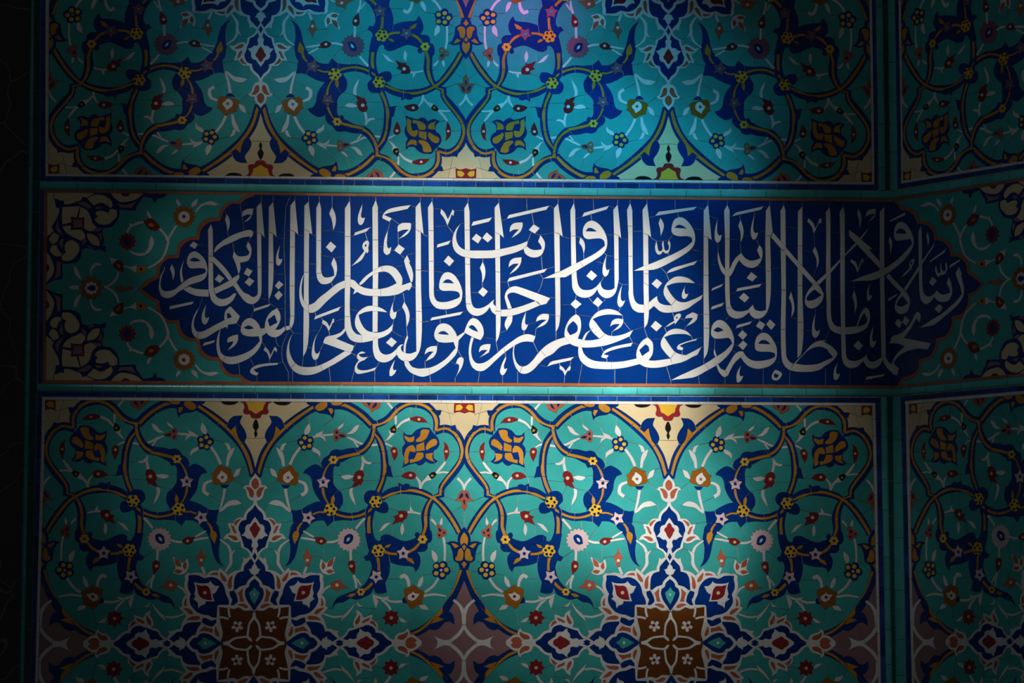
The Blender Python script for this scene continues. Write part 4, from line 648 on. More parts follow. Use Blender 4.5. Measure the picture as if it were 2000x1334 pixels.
ENDS = '''
P corner_medallion N H: 40,20! 1750,20! 1750,70! 1700,115 1620,130 1600,180 1570,185! 1560,130 1500,110 1420,100! 1380,170 1330,230 1320,295! 1200,290 1090,280! 1090,360 1050,450 980,520 870,540! 850,580 875,680 870,760 830,800! 890,790 910,875! 830,840! 740,845 640,820 570,840! 560,920 520,1000 430,1030 300,1035! 300,1250! 180,1270 40,1345!
P >medallion_tile C H: 40,20! 170,20! 172,60! 185,130 200,180! 210,250! 260,270! 250,340 200,440 150,520! 180,580! 90,660! 40,660!
P >medallion_tile C H: 176,20! 740,20! 740,65! 640,120! 580,105! 560,150 480,180 400,210 320,210! 320,160 270,160! 230,140 187,130!
P >medallion_tile C H: 300,245! 545,235! 500,390! 420,385! 430,460! 300,490! 290,350
P >medallion_tile C H: 555,240! 640,290 690,370 720,470 790,540! 690,590! 590,545! 605,460 600,390! 520,410!
P >medallion_tile C H: 300,520! 420,500! 415,565! 560,560! 610,620 620,670 560,720! 500,690 400,640 330,580
P >medallion_tile C H: 640,130! 760,75 900,95 990,170 1000,220 980,265! 940,240 860,190 810,190! 740,230! 680,170!
P >medallion_tile C H: 950,20! 1420,20! 1420,70! 1330,140 1200,175 1100,175 1020,120!
P >medallion_tile C H: 770,310 860,300 940,325! 950,290 990,268! 1060,290! 1060,380 1000,440 960,480 880,495! 800,480 745,420! 790,380 760,350!
P >medallion_tile C H: 640,610! 700,620 780,660 820,740 820,790! 740,780 690,740 650,680
P >medallion_tile C H: 115,680 180,600! 255,640! 230,730! 160,770! 110,700
P >medallion_tile C H: 125,830 160,780! 220,775! 240,840 290,890! 270,930 200,930 140,880
P >medallion_tile C H: 330,800 350,740 420,705 500,740 540,800 530,870 480,940! 440,980 380,1000 300,995! 285,920! 350,880! 330,840
P >medallion_tile C H: 40,860! 80,870! 130,940 170,1030 185,1130 150,1210 75,1300! 40,1310!
P >petal D H: 40,1040! 75,1040! 110,1060 115,1110 80,1165! 40,1165!
P >petal D H: 1115,20! 1245,20! 1245,65! 1210,95 1150,95 1115,65!
P >petal M H: 500,190! 590,170 660,200 715,265! 660,270 600,240
P >petal M H: 1070,200! 1180,215 1340,165! 1290,220 1280,265! 1100,255!
P >petal M H: 750,280! 790,230 830,240 870,260! 800,275
P >petal M H: 240,420! 250,520 280,580 310,645! 240,600 200,540!
P >petal M H: 715,590! 760,545 855,540! 820,580
P >petal M H: 795,620! 840,610 855,680 835,730!
P >petal M H: 570,790! 580,720 630,670! 630,730
P >petal M H: 640,780! 760,815! 700,835
P >petal M H: 250,740! 280,690 320,700! 300,800 290,835!
P >petal M H: 220,1005! 275,1010! 275,1200! 180,1250! 215,1150
P >petal D H: 415,380! 500,400! 600,390! 600,480! 605,555! 510,545! 415,570! 430,480!
P >flower_centre M H: 450,420! 580,420! 575,530! 460,535!
P leaf W H: 1885,130! 1880,190 1925,240! 1945,220 1930,170
R flower B a1: 425,275,162,16,0.2,0,s
C >petal W a1: 425,278,82
C >flower_centre D a1: 422,273,24
P leaf W a1: 620,15! 550,65 520,120 545,145! 600,110
S stem W a1: 585,212,30 650,130,30 720,95,40 800,85,60 860,100,50 915,103,6
S stem W a1: 320,395,34 260,490,36 210,590,34 200,650,42 165,770,34 100,880,34 0,950,30 H: 1490,1098,30
S stem W a1: 80,435,26 150,520,34 195,600,40
P bud D H: 1430,440! 1540,410 1620,470 1660,530! 1620,570 1540,570 1480,530
P >petal O H: 1490,490! 1530,465 1585,500! 1560,520 1510,515
P leaf W H: 1490,290! 1530,360 1545,405! 1515,405 1470,340
S stem W H: 1430,455,34 1330,480,40 1240,530,36 1192,615,28
P leaf W H: 1220,470! 1300,488! 1250,540!
R flower R H: 1205,725,128,11,0.24,0,s
P >petal N H: 1150,700 1200,655 1255,690 1250,740 1215,805! 1170,760
P leaf W H: 1540,640! 1580,730 1560,810 1520,870 1460,912! 1450,880! 1500,800 1505,720
S stem W H: 1238,858,26 1310,900,38 1390,910,42 1455,897,38
S stem W H: 1650,545,34 1740,650,38 1770,720,45
P bud O H: 1335,1110! 1350,1070 1420,1060 1485,1100! 1420,1160 1350,1165
C >flower_centre K H: 1392,1115,20
P leaf W H: 1335,1050! 1330,1170! 1240,1110 1150,1080! 1150,1058! 1240,1080
P bud D H: 1000,1065! 1060,990 1130,1010 1150,1080! 1155,1155! 1100,1140 1040,1100
P >petal O H: 1050,1045! 1080,1035 1110,1080! 1085,1105
P leaf W H: 912,875! 970,950 1080,975! 1040,1000 985,1045! 960,960
S stem W H: 1080,1150,34 1060,1230,36 1000,1305,34 945,1345,34 880,1374,30
P leaf W H: 470,1055! 455,1130 500,1220 575,1270! 550,1200 510,1110
S stem W H: 690,1190,26 710,1100,40 770,1045,50 840,1050,34
P leaf W H: 382,1368! 449,1334 530,1345! 530,1400! 449,1400
R flower B H: 702,1376,175,10,0.22,0,s
R >petal W H: 702,1376,95,8,0.1,0
P >flower_centre N H: 640,1376! 700,1335 755,1350 765,1376 755,1402 700,1417
P bud E H: 1012,1378! 1070,1350 1112,1320! 1135,1360 1190,1372 1245,1350! 1300,1378! 1245,1400! 1112,1430!
'''
# ---------------------------------------------------------------- materials
def glaze(name, col, rough=0.2, var=0.10, bump=0.04):
    m = bpy.data.materials.new(name); m.use_nodes = True; nt = m.node_tree; n = nt.nodes; l = nt.links
    b = n['Principled BSDF']; b.inputs['Roughness'].default_value = rough
    b.inputs['Specular IOR Level'].default_value = 0.25
    oi = n.new('ShaderNodeObjectInfo'); geo = n.new('ShaderNodeNewGeometry')
    no = n.new('ShaderNodeTexNoise'); no.inputs['Scale'].default_value = 26; no.inputs['Detail'].default_value = 5
    l.new(geo.outputs['Position'], no.inputs['Vector'])
    mr = n.new('ShaderNodeMapRange'); mr.inputs[3].default_value = 1-var; mr.inputs[4].default_value = 1+var
    l.new(oi.outputs['Random'], mr.inputs[0])
    mn = n.new('ShaderNodeMapRange'); mn.inputs[1].default_value = 0.3; mn.inputs[2].default_value = 0.7
    mn.inputs[3].default_value = 1-var*0.8; mn.inputs[4].default_value = 1+var*0.8
    l.new(no.outputs['Fac'], mn.inputs[0])
    mul = n.new('ShaderNodeMath'); mul.operation = 'MULTIPLY'
    l.new(mr.outputs[0], mul.inputs[0]); l.new(mn.outputs[0], mul.inputs[1])
    mx = n.new('ShaderNodeVectorMath'); mx.operation = 'SCALE'; mx.inputs[0].default_value = col
    l.new(mul.outputs[0], mx.inputs['Scale']); l.new(mx.outputs[0], b.inputs['Base Color'])
    n2 = n.new('ShaderNodeTexNoise'); n2.inputs['Scale'].default_value = 140; n2.inputs['Detail'].default_value = 3
    l.new(geo.outputs['Position'], n2.inputs['Vector'])
    bp = n.new('ShaderNodeBump'); bp.inputs['Strength'].default_value = bump; bp.inputs['Distance'].default_value = 0.004
    l.new(n2.outputs['Fac'], bp.inputs['Height']); l.new(bp.outputs[0], b.inputs['Normal'])
    return m
COLS = dict(W=('white_glaze', (.80, .785, .745), .05), N=('cobalt_glaze', (.001, .031, .20), .14), L=('cobalt_ground_glaze', (.0005, .037, .22), .10), U=('border_cobalt_glaze', (.006, .055, .28), .42),
    T=('turquoise_glaze', (.05, .42, .385), .09), V=('turquoise_moulding_glaze', (.09, .53, .50), .12), G=('shaded_groove_glaze', (.006, .09, .085), .10),  # G: turquoise-green of the groove, its shade put into the colour
    O=('ochre_glaze', (.62, .27, .03), .10), Y=('yellow_glaze', (.88, .52, .05), .05), C=('cream_glaze', (.78, .62, .35), .05),
    P=('rose_glaze', (.34, .18, .19), .06), Q=('pale_pink_glaze', (.80, .58, .58), .05), R=('red_glaze', (.30, .025, .028), .06),
    E=('terracotta_glaze', (.50, .12, .055), .08), B=('brown_glaze', (.36, .12, .012), .08), K=('black_glaze', (.012, .011, .011), .05),
    Z=('dark_brown_glaze', (.15, .045, .008), .08), H=('plum_glaze', (.30, .10, .15), .08), M=('mauve_glaze', (.36, .19, .24), .06), D=('dark_red_glaze', (.25, .016, .02), .06), F=('orange_brick_glaze', (.46, .15, .07), .16))
MAT = {k: glaze(v[0], v[1], var=v[2]) for k, v in COLS.items()}
def plain(name, c1, c2, scale, rough, bump):
    m = bpy.data.materials.new(name); m.use_nodes = True; nt = m.node_tree; n = nt.nodes; l = nt.links
    b = n['Principled BSDF']; b.inputs['Roughness'].default_value = rough
    geo = n.new('ShaderNodeNewGeometry'); no = n.new('ShaderNodeTexNoise'); no.inputs['Scale'].default_value = scale; no.inputs['Detail'].default_value = 8
    l.new(geo.outputs['Position'], no.inputs['Vector'])
    cr = n.new('ShaderNodeValToRGB'); cr.color_ramp.elements[0].color = (*c1, 1); cr.color_ramp.elements[1].color = (*c2, 1)
    cr.color_ramp.elements[0].position = .35; cr.color_ramp.elements[1].position = .7
    l.new(no.outputs['Fac'], cr.inputs[0]); l.new(cr.outputs[0], b.inputs['Base Color'])
    bp = n.new('ShaderNodeBump'); bp.inputs['Strength'].default_value = bump; bp.inputs['Distance'].default_value = .003
    l.new(no.outputs['Fac'], bp.inputs['Height']); l.new(bp.outputs[0], b.inputs['Normal'])
    return m
GROUT = plain('grout', (.30, .27, .23), (.52, .50, .46), 60, .9, .3)
def marble():
    m = plain('dark_marble', (.008, .007, .007), (.022, .018, .016), 7, .25, .05); n = m.node_tree.nodes; l = m.node_tree.links
    geo = n.new('ShaderNodeNewGeometry'); vo = n.new('ShaderNodeTexVoronoi'); vo.feature = 'DISTANCE_TO_EDGE'; vo.inputs['Scale'].default_value = 4.0
    no = n.new('ShaderNodeTexNoise'); no.inputs['Scale'].default_value = 5
    va = n.new('ShaderNodeVectorMath'); va.operation = 'MULTIPLY_ADD'; va.inputs[1].default_value = (.25, .25, .25)
    l.new(geo.outputs['Position'], no.inputs['Vector']); l.new(no.outputs['Color'], va.inputs[0]); l.new(geo.outputs['Position'], va.inputs[2])
    l.new(va.outputs[0], vo.inputs['Vector'])
    ra = n.new('ShaderNodeValToRGB'); ra.color_ramp.elements[0].position = 0; ra.color_ramp.elements[0].color = (.12, .11, .10, 1)
    ra.color_ramp.elements[1].position = .012; ra.color_ramp.elements[1].color = (0, 0, 0, 1)
    l.new(vo.outputs['Distance'], ra.inputs[0])
    b = n['Principled BSDF']; src = b.inputs['Base Color'].links[0].from_socket
    ad = n.new('ShaderNodeVectorMath'); ad.operation = 'ADD'; l.new(src, ad.inputs[0]); l.new(ra.outputs[0], ad.inputs[1]); l.new(ad.outputs[0], b.inputs['Base Color'])
    return m
MARBLE = marble()
# ---------------------------------------------------------------- object helpers
WLOC = {}
def add(name, pts, faces, mat, parent=None, smooth=False):
    pts = np.asarray(pts, float)
    c = pts.mean(0) if parent is not None else np.zeros(3)
    me = bpy.data.meshes.new(name); me.from_pydata((pts-c).tolist(), [], faces)
    if smooth: me.shade_smooth()
    me.materials.append(mat)
    o = bpy.data.objects.new(name, me); COLL.objects.link(o)
    pl = np.zeros(3)
    if parent is not None: o.parent = parent; pl = WLOC[parent.name]
    o.location = c-pl; WLOC[o.name] = c
    return o
def empty(name, loc, label, cat):
    o = bpy.data.objects.new(name, None); COLL.objects.link(o); o.location = loc; o.empty_display_size = .1
    WLOC[o.name] = np.array(loc, float); o['label'] = label; o['category'] = cat
    return o
def structure(name, pts, faces, mat, label):
    o = add(name, pts, faces, mat); o['kind'] = 'structure'; o['label'] = label; return o
# ---------------------------------------------------------------- walls
UL = uv(52, 667)[0]; UR = uv(2300, 667)[0]; ZT = 4.6; GH = 0.0012
def slab(u0, u1, side, h, th=0.25):
    p = [W3(a, z, hh, side) for hh in (h, h-th) for a, z in ((u0, 0), (u1, 0), (u1, ZT), (u0, ZT))]
    return p, [(0, 1, 2, 3), (7, 6, 5, 4), (0, 4, 5, 1), (1, 5, 6, 2), (2, 6, 7, 3), (3, 7, 4, 0)]
_p, _q = slab(UL-.02, 0.0, 0, GH); structure('wall_back', _p, _q, GROUT, 'tall flat wall faced with blue and turquoise mosaic tile')
_p, _q = slab(0.0, UR, 1, GH); structure('wall_right', _p, _q, GROUT, 'tiled wall turning towards the viewer at the right')
_p, _q = slab(UL-1.3, UL-.001, 0, .05, .30); structure('wall_left', _p, _q, MARBLE, 'dark veined marble pier at the left edge')
structure('floor', [(-4, -3, 0), (6, -3, 0), (6, 11, 0), (-4, 11, 0), (-4, -3, -.1), (6, -3, -.1), (6, 11, -.1), (-4, 11, -.1)],
          [(0, 1, 2, 3), (7, 6, 5, 4), (0, 4, 5, 1), (1, 5, 6, 2), (2, 6, 7, 3), (3, 7, 4, 0)], MARBLE, 'dark stone floor of the hall')
# ---------------------------------------------------------------- mosaic cutting
def pip(px, py, loops):
    ins = np.zeros(len(px), bool)
    for l in loops:
        a = np.asarray(l); b = np.roll(a, -1, axis=0)
        for (x1, y1), (x2, y2) in zip(a, b):
            if y1 == y2: continue
            m = (y1 <= py) != (y2 <= py)
            if m.any(): ins[m] ^= px[m] < x1+(py[m]-y1)*(x2-x1)/(y2-y1)
    return ins
def cut(shapes, inset=0.28, jw=0.55, keep=lambda p: False, amin=2.0):
    """flush mosaic: every shape loses what later shapes cover; returns pieces (shape index, points, tris, rim edges)"""
    V = []; Ed = []; lab_loops = []
    for s in shapes:
        if s['kind'] == 'J':
            p = s['loops'][0]; a, b = np.array(p[0]), np.array(p[1]); d = (a-b)/max(1e-6, np.hypot(*(a-b)))*1.2
            e, f = np.array(p[-1]), np.array(p[-2]); g = (e-f)/max(1e-6, np.hypot(*(e-f)))*1.2
            q = [tuple(a+d)]+list(p[1:-1])+[tuple(e+g)]
            lp = [ribbon([(x, y, jw) for x, y in q], 1e6)]
        else: lp = s['loops']
        lab_loops.append(lp)
        for l in lp:
            i0 = len(V); V += [Vector(q) for q in l]; n = len(l)
            Ed += [(i0+i, i0+(i+1) % n) for i in range(n)]
    vo, eo, fo, _, _, _ = delaunay_2d_cdt(V, Ed, [], 0, 1e-4, True)
    P = np.array([(q[0], q[1]) for q in vo]); T = np.array([f for f in fo if len(f) == 3])
    c = P[T].mean(1); lab = np.full(len(T), -1)
    for i, lp in enumerate(lab_loops):
        al = np.array([q for l in lp for q in l]); lo = al.min(0); hi = al.max(0)
        m = np.where((c[:, 0] > lo[0]) & (c[:, 0] < hi[0]) & (c[:, 1] > lo[1]) & (c[:, 1] < hi[1]))[0]
        if i > 0: m = m[lab[m] != -1]
        if len(m) == 0: continue
        k = m[pip(c[m, 0], c[m, 1], lp)]
        lab[k] = i
    isJ = np.array([s['kind'] == 'J' for s in shapes]+[True])
    par = list(range(len(T)))
    def find(a):
        while par[a] != a: par[a] = par[par[a]]; a = par[a]
        return a
    em = {}
    for t, (a, b, d) in enumerate(T.tolist()):
        if lab[t] < 0 or isJ[lab[t]]: continue
        for e in ((a, b), (b, d), (d, a)):
            k = (min(e), max(e)); o = em.get(k)
            if o is None: em[k] = t
            elif lab[o] == lab[t]:
                ra, rb = find(o), find(t)
                if ra != rb: par[ra] = rb
    groups = {}
    for t in range(len(T)):
        if lab[t] < 0 or isJ[lab[t]]: continue
        groups.setdefault(find(t), []).append(t)
    out = []
    for g in groups.values():
        tr = T[g]; sh = lab[g[0]]
        A = P[tr]; ar = np.abs(((A[:, 1, 0]-A[:, 0, 0])*(A[:, 2, 1]-A[:, 0, 1])-(A[:, 2, 0]-A[:, 0, 0])*(A[:, 1, 1]-A[:, 0, 1]))/2).sum()
        if ar < amin: continue
        ids, inv = np.unique(tr, return_inverse=True); tr = inv.reshape(-1, 3); Q = P[ids].copy()
        # counter-clockwise
        a, b, d = Q[tr[:, 0]], Q[tr[:, 1]], Q[tr[:, 2]]
        neg = ((b[:, 0]-a[:, 0])*(d[:, 1]-a[:, 1])-(d[:, 0]-a[:, 0])*(b[:, 1]-a[:, 1])) < 0
        tr[neg] = tr[neg][:, [0, 2, 1]]
        he = set()
        for x, y, z in tr.tolist(): he.update(((x, y), (y, z), (z, x)))
        rim = [e for e in he if (e[1], e[0]) not in he]
        nrm = np.zeros_like(Q); cnt = np.zeros(len(Q))
        for x, y in rim:
            t = Q[y]-Q[x]; t = t/max(1e-9, np.hypot(*t)); n = np.array([-t[1], t[0]])
            nrm[x] += n; nrm[y] += n; cnt[x] += 1; cnt[y] += 1
        ln = np.hypot(nrm[:, 0], nrm[:, 1]); k = (cnt > 0) & (ln > .3)
        w = np.array([bool(keep(q)) for q in Q]) if k.any() else k
        k &= ~w
        Q[k] += (nrm[k]/ln[k][:, None])*inset
        out.append(dict(s=int(sh), Q=Q, tr=tr, rim=rim, area=float(ar), axis=w))
    return out
def parents_of(shapes):
    pa = {}
    for i, s in enumerate(shapes):
        if s['kind'] == 'J' or not s['child']: continue
        q = np.array(s['loops'][0]).mean(0); best = None; last = None
        for j in range(i):
            t = shapes[j]
            if t['kind'] == 'J' or t['child'] or t.get('field'): continue
            last = j
            if pip(np.array([q[0]]), np.array([q[1]]), t['loops'])[0]: best = j
        pa[i] = best if best is not None else last
    vi = [i for i, s in enumerate(shapes) if s['name'] == 'vine']; vk = [i for i, s in enumerate(shapes) if s['name'] == 'vine_inlay']
    for a, b in zip(vi, vk): pa[b] = a
    return pa
H0 = 0.0030; HB = 0.0004
def solid(Qw, tr, rim, side, flip, h):
    """prism of a piece from its outline on the wall; Qw are (u,v)"""
    c = Qw.mean(0); a, b = random.uniform(-.004, .004), random.uniform(-.004, .004)
    top = [W3(p[0], p[1], h+np.clip((p[0]-c[0])*a+(p[1]-c[1])*b, -.0003, .0003), side) for p in Qw]
    rv = sorted({e[0] for e in rim} | {e[1] for e in rim}); ix = {v: len(Qw)+i for i, v in enumerate(rv)}
    bot = [W3(Qw[v][0], Qw[v][1], HB, side) for v in rv]
    F = []
    for x, y, z in tr.tolist(): F.append((x, z, y) if flip else (x, y, z))
    for x, y in rim:
        q = (x, ix[x], ix[y], y); F.append(q[::-1] if flip else q)
    return top+bot, F
def visible(Qw, side, mar=70):
    P = np.array([to_px(W3(p[0], p[1], 0, side)) for p in (Qw.min(0), Qw.max(0), Qw.mean(0))])
    lo, hi = P.min(0), P.max(0)
    return hi[0] > -mar and lo[0] < 2000+mar and hi[1] > -mar and lo[1] < 1334+mar
class Batch:
    """collects the pieces of one panel, then makes the objects"""
    def __init__(self, root): self.root = root; self.it = {}; self.order = []
    def put(self, key, name, col, pts, F, pkey, area):
        if key in self.it:
            e = self.it[key]; n = len(e['pts']); e['pts'] += pts; e['F'] += [tuple(i+n for i in f) for f in F]; e['area'] += area
        else:
            self.it[key] = dict(name=name, col=col, pts=list(pts), F=list(F), pkey=pkey, area=area); self.order.append(key)
    def flush(self, main):
        """main: shape key -> key of its biggest piece"""
        byname = {}
        for k in self.order: byname.setdefault(self.it[k]['name'], []).append(k)
        stuff = set()
        for nm, ks in byname.items():
            if len(ks) > 300:
                ks.sort(key=lambda k: -self.it[k]['area']); rest = ks[300:]; stuff |= set(rest)
                bc = {}
                for k in rest: bc.setdefault(self.it[k]['col'], []).append(k)
                for col, kk in bc.items():
                    pts = []; F = []
                    for k in kk:
                        n = len(pts); pts += self.it[k]['pts']; F += [tuple(i+n for i in f) for f in self.it[k]['F']]
                    o = add(nm, pts, F, MAT[col], self.root); o['kind'] = 'stuff'
        made = {}
        def make(k):
            if k in made: return made[k]
            e = self.it[k]; par = self.root
            pk = e['pkey']
            if pk is not None:
                pk = main.get(pk, pk)
                if pk in self.it and pk != k and pk not in stuff: par = make(pk)
            made[k] = add(e['name'], e['pts'], e['F'], MAT[e['col']], par); return made[k]
        for k in self.order:
            if k not in stuff: make(k)
HCOL = dict(W=.0007, N=.0003, L=0, T=0, C=0, P=0)
# ---------------------------------------------------------------- inscription band
def mir(l, f): return [f(p) for p in l][::-1]
def inscription():
    K = 1/S
    def q(p, side=None): a = uv(p[0], p[1], side); return (a[0]*K, a[1]*K)
    top = [(92.6, 376.5), (330, 378.3), (910, 386.7), (1350, 391), (1742, 394.5), (2000, 353.5), (2080, 340.8)]
    bot = [(89.4, 742.7), (330, 744.8), (910, 746.8), (1350, 749.3), (1742, 753.5), (2000, 729), (2080, 721.4)]
    shp = [dict(kind='P', name='ground_tile', col='T', child=False, field=True, loops=[[q(p) for p in top]+[q(p) for p in bot[::-1]]])]
    yc = lambda x: 559.6+(x-90)*.0135
    a = WIN['a1']; A = lambda s: [((a[0]+float(t.rstrip('!').split(',')[0])/a[2], a[1]+float(t.rstrip('!').split(',')[1])/a[2]), t.endswith('!')) for t in s.split()]
    def half(s): L = A(s); return L, [((p[0], 1130-p[1]), c) for p, c in L]
    up, lo = half('1400,-60! 1400,-12! 1280,35 1210,100! 1090,100 990,180 930,335! 780,355 670,450 635,600! 500,610 390,700 350,855! 210,860 110,950 75,1130! -40,1190 -110,1250 -165,1284!')
    upo, loo = half('1300,-60! 1300,-12! 1230,10 1180,60! 1060,65 950,150 900,290! 750,300 630,400 595,550! 470,570 350,650 315,805! 190,820 60,930 30,1100! -80,1150 -150,1220 -215,1284!')
    f1, f2, g1, g2 = WIN['f1'], WIN['f2'], WIN['g1'], WIN['g2']
    def G(s):
        o = []; w = None
        for t in s.split():
            if t.endswith(':'): w = WIN[t[:-1]]
            else: x, y = t.rstrip('!').split(','); o.append(((w[0]+float(x)/w[2], w[1]+float(y)/w[2]), t.endswith('!')))
        return o
    R = G('f1: 1050,0! 1050,72! 1110,120 1145,185! 1260,200 1340,280 1370,370! 1480,385 1590,480 1610,600! 1720,620 1820,720 1840,830! g1: 985,1150! 1100,1160 1190,1250 g2: 1215,100! 1310,165 1410,250! 1320,345 1225,385! 1212,550 1130,665 1000,700! 985,850 900,970 780,1005! 760,1130 680,1260 540,1300! f2: 1400,975! 1370,1130 1270,1200 1170,1225! 1100,1320! 1100,1400!')
    RO = G('f1: 1110,0! 1110,60! 1150,130! 1270,150 1370,230 1400,330! 1520,350 1630,450 1650,565! 1760,590 1850,680 1875,790! g1: 1020,1105! 1140,1120 1230,1220 g2: 1255,75! 1340,130 1450,250! 1340,370 1255,415! 1250,570 1170,700 1025,755! 1020,880 930,1010 815,1050! 800,1150 720,1280 560,1334! f2: 1430,1020! 1400,1150 1310,1240 1195,1270! 1150,1340! 1150,1400!')
    def loop(L, Rr, Lo):
        pts = L[::-1]          # tip first, up the left side to the top
        seq = [p for p in pts]+[p for p in Rr]+[p for p in Lo[:-1]]
        return catmull([p for p, c in seq], [c for p, c in seq], True)
    def addl(name, col, px, child=False): shp.append(dict(kind='P', name=name, col=col, child=child, loops=[[q(p) for p in px]], field=name in('cartouche_border', 'ground_tile')))
    addl('cartouche_border', 'F', loop(upo, RO, loo))
    shp[-1]['loops'] = shp[-1]['loops']
    addl('ground_tile', 'L', loop(up, R, lo))
    tl, tr = q((276.9, 565)), q((1917.7, 555))
    for s in parse(ENDS):
        if s['kind'] == 'J': continue
        px = s['loops']; mc = np.array(px[0]).mean(0)
        vs = [px]
        if abs(mc[1]-yc(mc[0])) > 7: vs.append([mir(l, lambda p: (p[0], 2*yc(p[0])-p[1])) for l in px])
        for vv in vs:
            Lq = [[q(p, 0) for p in l] for l in vv]
            shp.append(dict(s, loops=Lq))
            shp.append(dict(s, loops=[mir(l, lambda p: (tl[0]+tr[0]-p[0], p[1]-tl[1]+tr[1])) for l in Lq]))
    ground_joints = [[(210, 377), (213, 420)], [(420, 380), (425, 430)], [(330, 380), (332, 395)], [(232, 515), (262, 560)], [(250, 590), (270, 566)],
                     [(330, 745), (335, 720)], [(222, 745), (225, 700)], [(1850, 372), (1853, 390)], [(1900, 365), (1895, 400)], [(1880, 741), (1872, 715)]]
    for s in parse(LETTERS):
        shp.append(dict(s, loops=[[q(p) for p in l] for l in s['loops']]))
    for p in ground_joints: shp.append(dict(kind='J', name='joint', col='-', child=False, loops=[[q(x) for x in p]]))
    v0, v1 = q((1742, 380))[1], q((1742, 770))[1]
    shp.append(dict(kind='J', name='joint', col='-', child=False, loops=[[(0, v1), (0, v0)]]))
    # alike children: petals lie on the flower listed before them on the same side
    pcs = cut(shp, inset=.25, jw=.6)
    pa = parents_of(shp)
    u, v = uv(905, 752)
    root = empty('inscription_panel', W3(u, v), 'long blue tile band with white calligraphy between turquoise floral ends', 'tile panel')
    B = Batch(root); main = {}
    pcs.sort(key=lambda e: -e['area']); cnt = {}
    for e in pcs:
        s = shp[e['s']]; i = e['s']; k = cnt.get(i, 0); cnt[i] = k+1
        Qw = e['Q']*S; side = 0 if Qw[:, 0].mean() <= 0 else 1
        if not visible(Qw, side): continue
        pts, F = solid(Qw, e['tr'], e['rim'], side, False, H0+HCOL.get(s['col'], .0005)+random.uniform(-.0001, .0001))
        name = s['name']; pk = ('m', pa[i]) if i in pa else None
        if k > 0 and name in ('letter', 'vowel_mark'): name = 'letter_piece'; pk = ('m', i)
        key = (i, k)
        if k == 0: main[('m', i)] = key
        B.put(key, name, s['col'], pts, F, pk, e['area'])
    B.flush(main)
    return root
# ---------------------------------------------------------------- floral panels: one quarter of the pattern, mirrored across the panels
UX0 = lambda y: 907-(y-789)/466.; UX1 = lambda y: 1304+(y-789)/466.*6
def ts(p):
    x, y = p; t = (x-UX0(y))/(UX1(y)-UX0(y)); y0 = 788+2*t
    return (t, (y-y0)/(1255.4-y0))
def unit():
    raw = parse(UNIT); shp = [dict(kind='P', name='ground_tile', col='T', child=False, field=True, loops=[[(907, 788), (1304, 790), (1310, 1255.4), (906, 1255.4)]])]
    dg = lambda l: [(1310+(y-1255.4)*.985, 1255.4+(x-1310)/.985) for x, y in l][::-1]
    for s in raw:
        if s['name'] in('cream_tile', 'pink_tile'): s['field'] = True
        shp.append(s)
        if s.get('diag'): shp.append(dict(s, loops=[dg(l) for l in s['loops']]))
    def keep(p):
        t, s = ts(p); return t < .002 or t > .998 or s > .998
    pcs = cut(shp, inset=.25, jw=.6, keep=keep, amin=2.5)
    for e in pcs:
        e['ts'] = np.array([ts(p) for p in e['Q']])
        ax = e['axis']; e['a0'] = bool((ax & (e['ts'][:, 0] < .01)).any()); e['a1'] = bool((ax & (e['ts'][:, 0] > .99)).any()); e['b1'] = bool((ax & (e['ts'][:, 1] > .99)).any())
    pcs.sort(key=lambda e: -e['area'])
    return shp, pcs, parents_of(shp)
UN = unit()
def recolour(name, c):
    """the upper panels use other colours for some flowers"""
    if c == 'Q': return 'H' if name == 'flower' else 'T'
    if name == 'flower_centre': return {'C': 'W', 'N': 'T', 'K': 'D'}.get(c, c)
    return c
def panel(label, quads, side, base, upper=False):
    """quads: per column (near axis0, near axis1, far axis0, far axis1) as (u,v); pattern mirrored in every second column and again past the far edge"""
    shp, pcs, pa = UN
    root = empty('floral_tile_panel', base, label, 'tile panel')
    B = Batch(root); main = {}; cnt = {}
    nq = len(quads)
    for row in (0, 1):
        for ci, (n0, n1, f0, f1, mirror) in enumerate(quads):
            n0, n1, f0, f1 = map(np.array, (n0, n1, f0, f1))
            cnt = {}
            for e in pcs:
                i = e['s']; k = cnt.get(i, 0); cnt[i] = k+1
                t = e['ts'][:, :1]; s = e['ts'][:, 1:]
                if mirror: t = 1-t
                if row: s = 2-s
                Qw = (n0*(1-t)+n1*t)*(1-s)+(f0*(1-t)+f1*t)*s
                if not visible(Qw, side, 60): continue
                a, b, d = Qw[e['tr'][0][0]], Qw[e['tr'][0][1]], Qw[e['tr'][0][2]]
                flip = ((b[0]-a[0])*(d[1]-a[1])-(d[0]-a[0])*(b[1]-a[1])) < 0
                c = shp[i]['col']
                if upper: c = recolour(shp[i]['name'], c)
                pts, F = solid(Qw, e['tr'], e['rim'], side, flip, H0+HCOL.get(c, .0005)+random.uniform(-.0001, .0001))
                # pieces that cross a mirror axis are one piece
                left, right = (e['a1'], e['a0']) if mirror else (e['a0'], e['a1'])
                kx = 'x%d' % ci if left else ('x%d' % (ci+1) if right else 'c%d' % ci)
                if left and ci == 0: kx = 'c0' if not right else kx
                ky = 'y' if e['b1'] else 'r%d' % row
                key = (i, k, kx, ky)
                mk = ('m', i, ci, row)
                if k == 0: main[mk] = key
                B.put(key, shp[i]['name'], c, pts, F, ('m', pa[i], ci, row) if i in pa else None, e['area'])
    B.flush(main)
    return root
def quads_px(xn, yn, xf, yf):
    n = [uv(x, y, 0) for x, y in zip(xn, yn)]; f = [uv(x, y, 0) for x, y in zip(xf, yf)]
    return [(n[i], n[i+1], f[i], f[i+1], i % 2 == 1) for i in range(4)], n, f
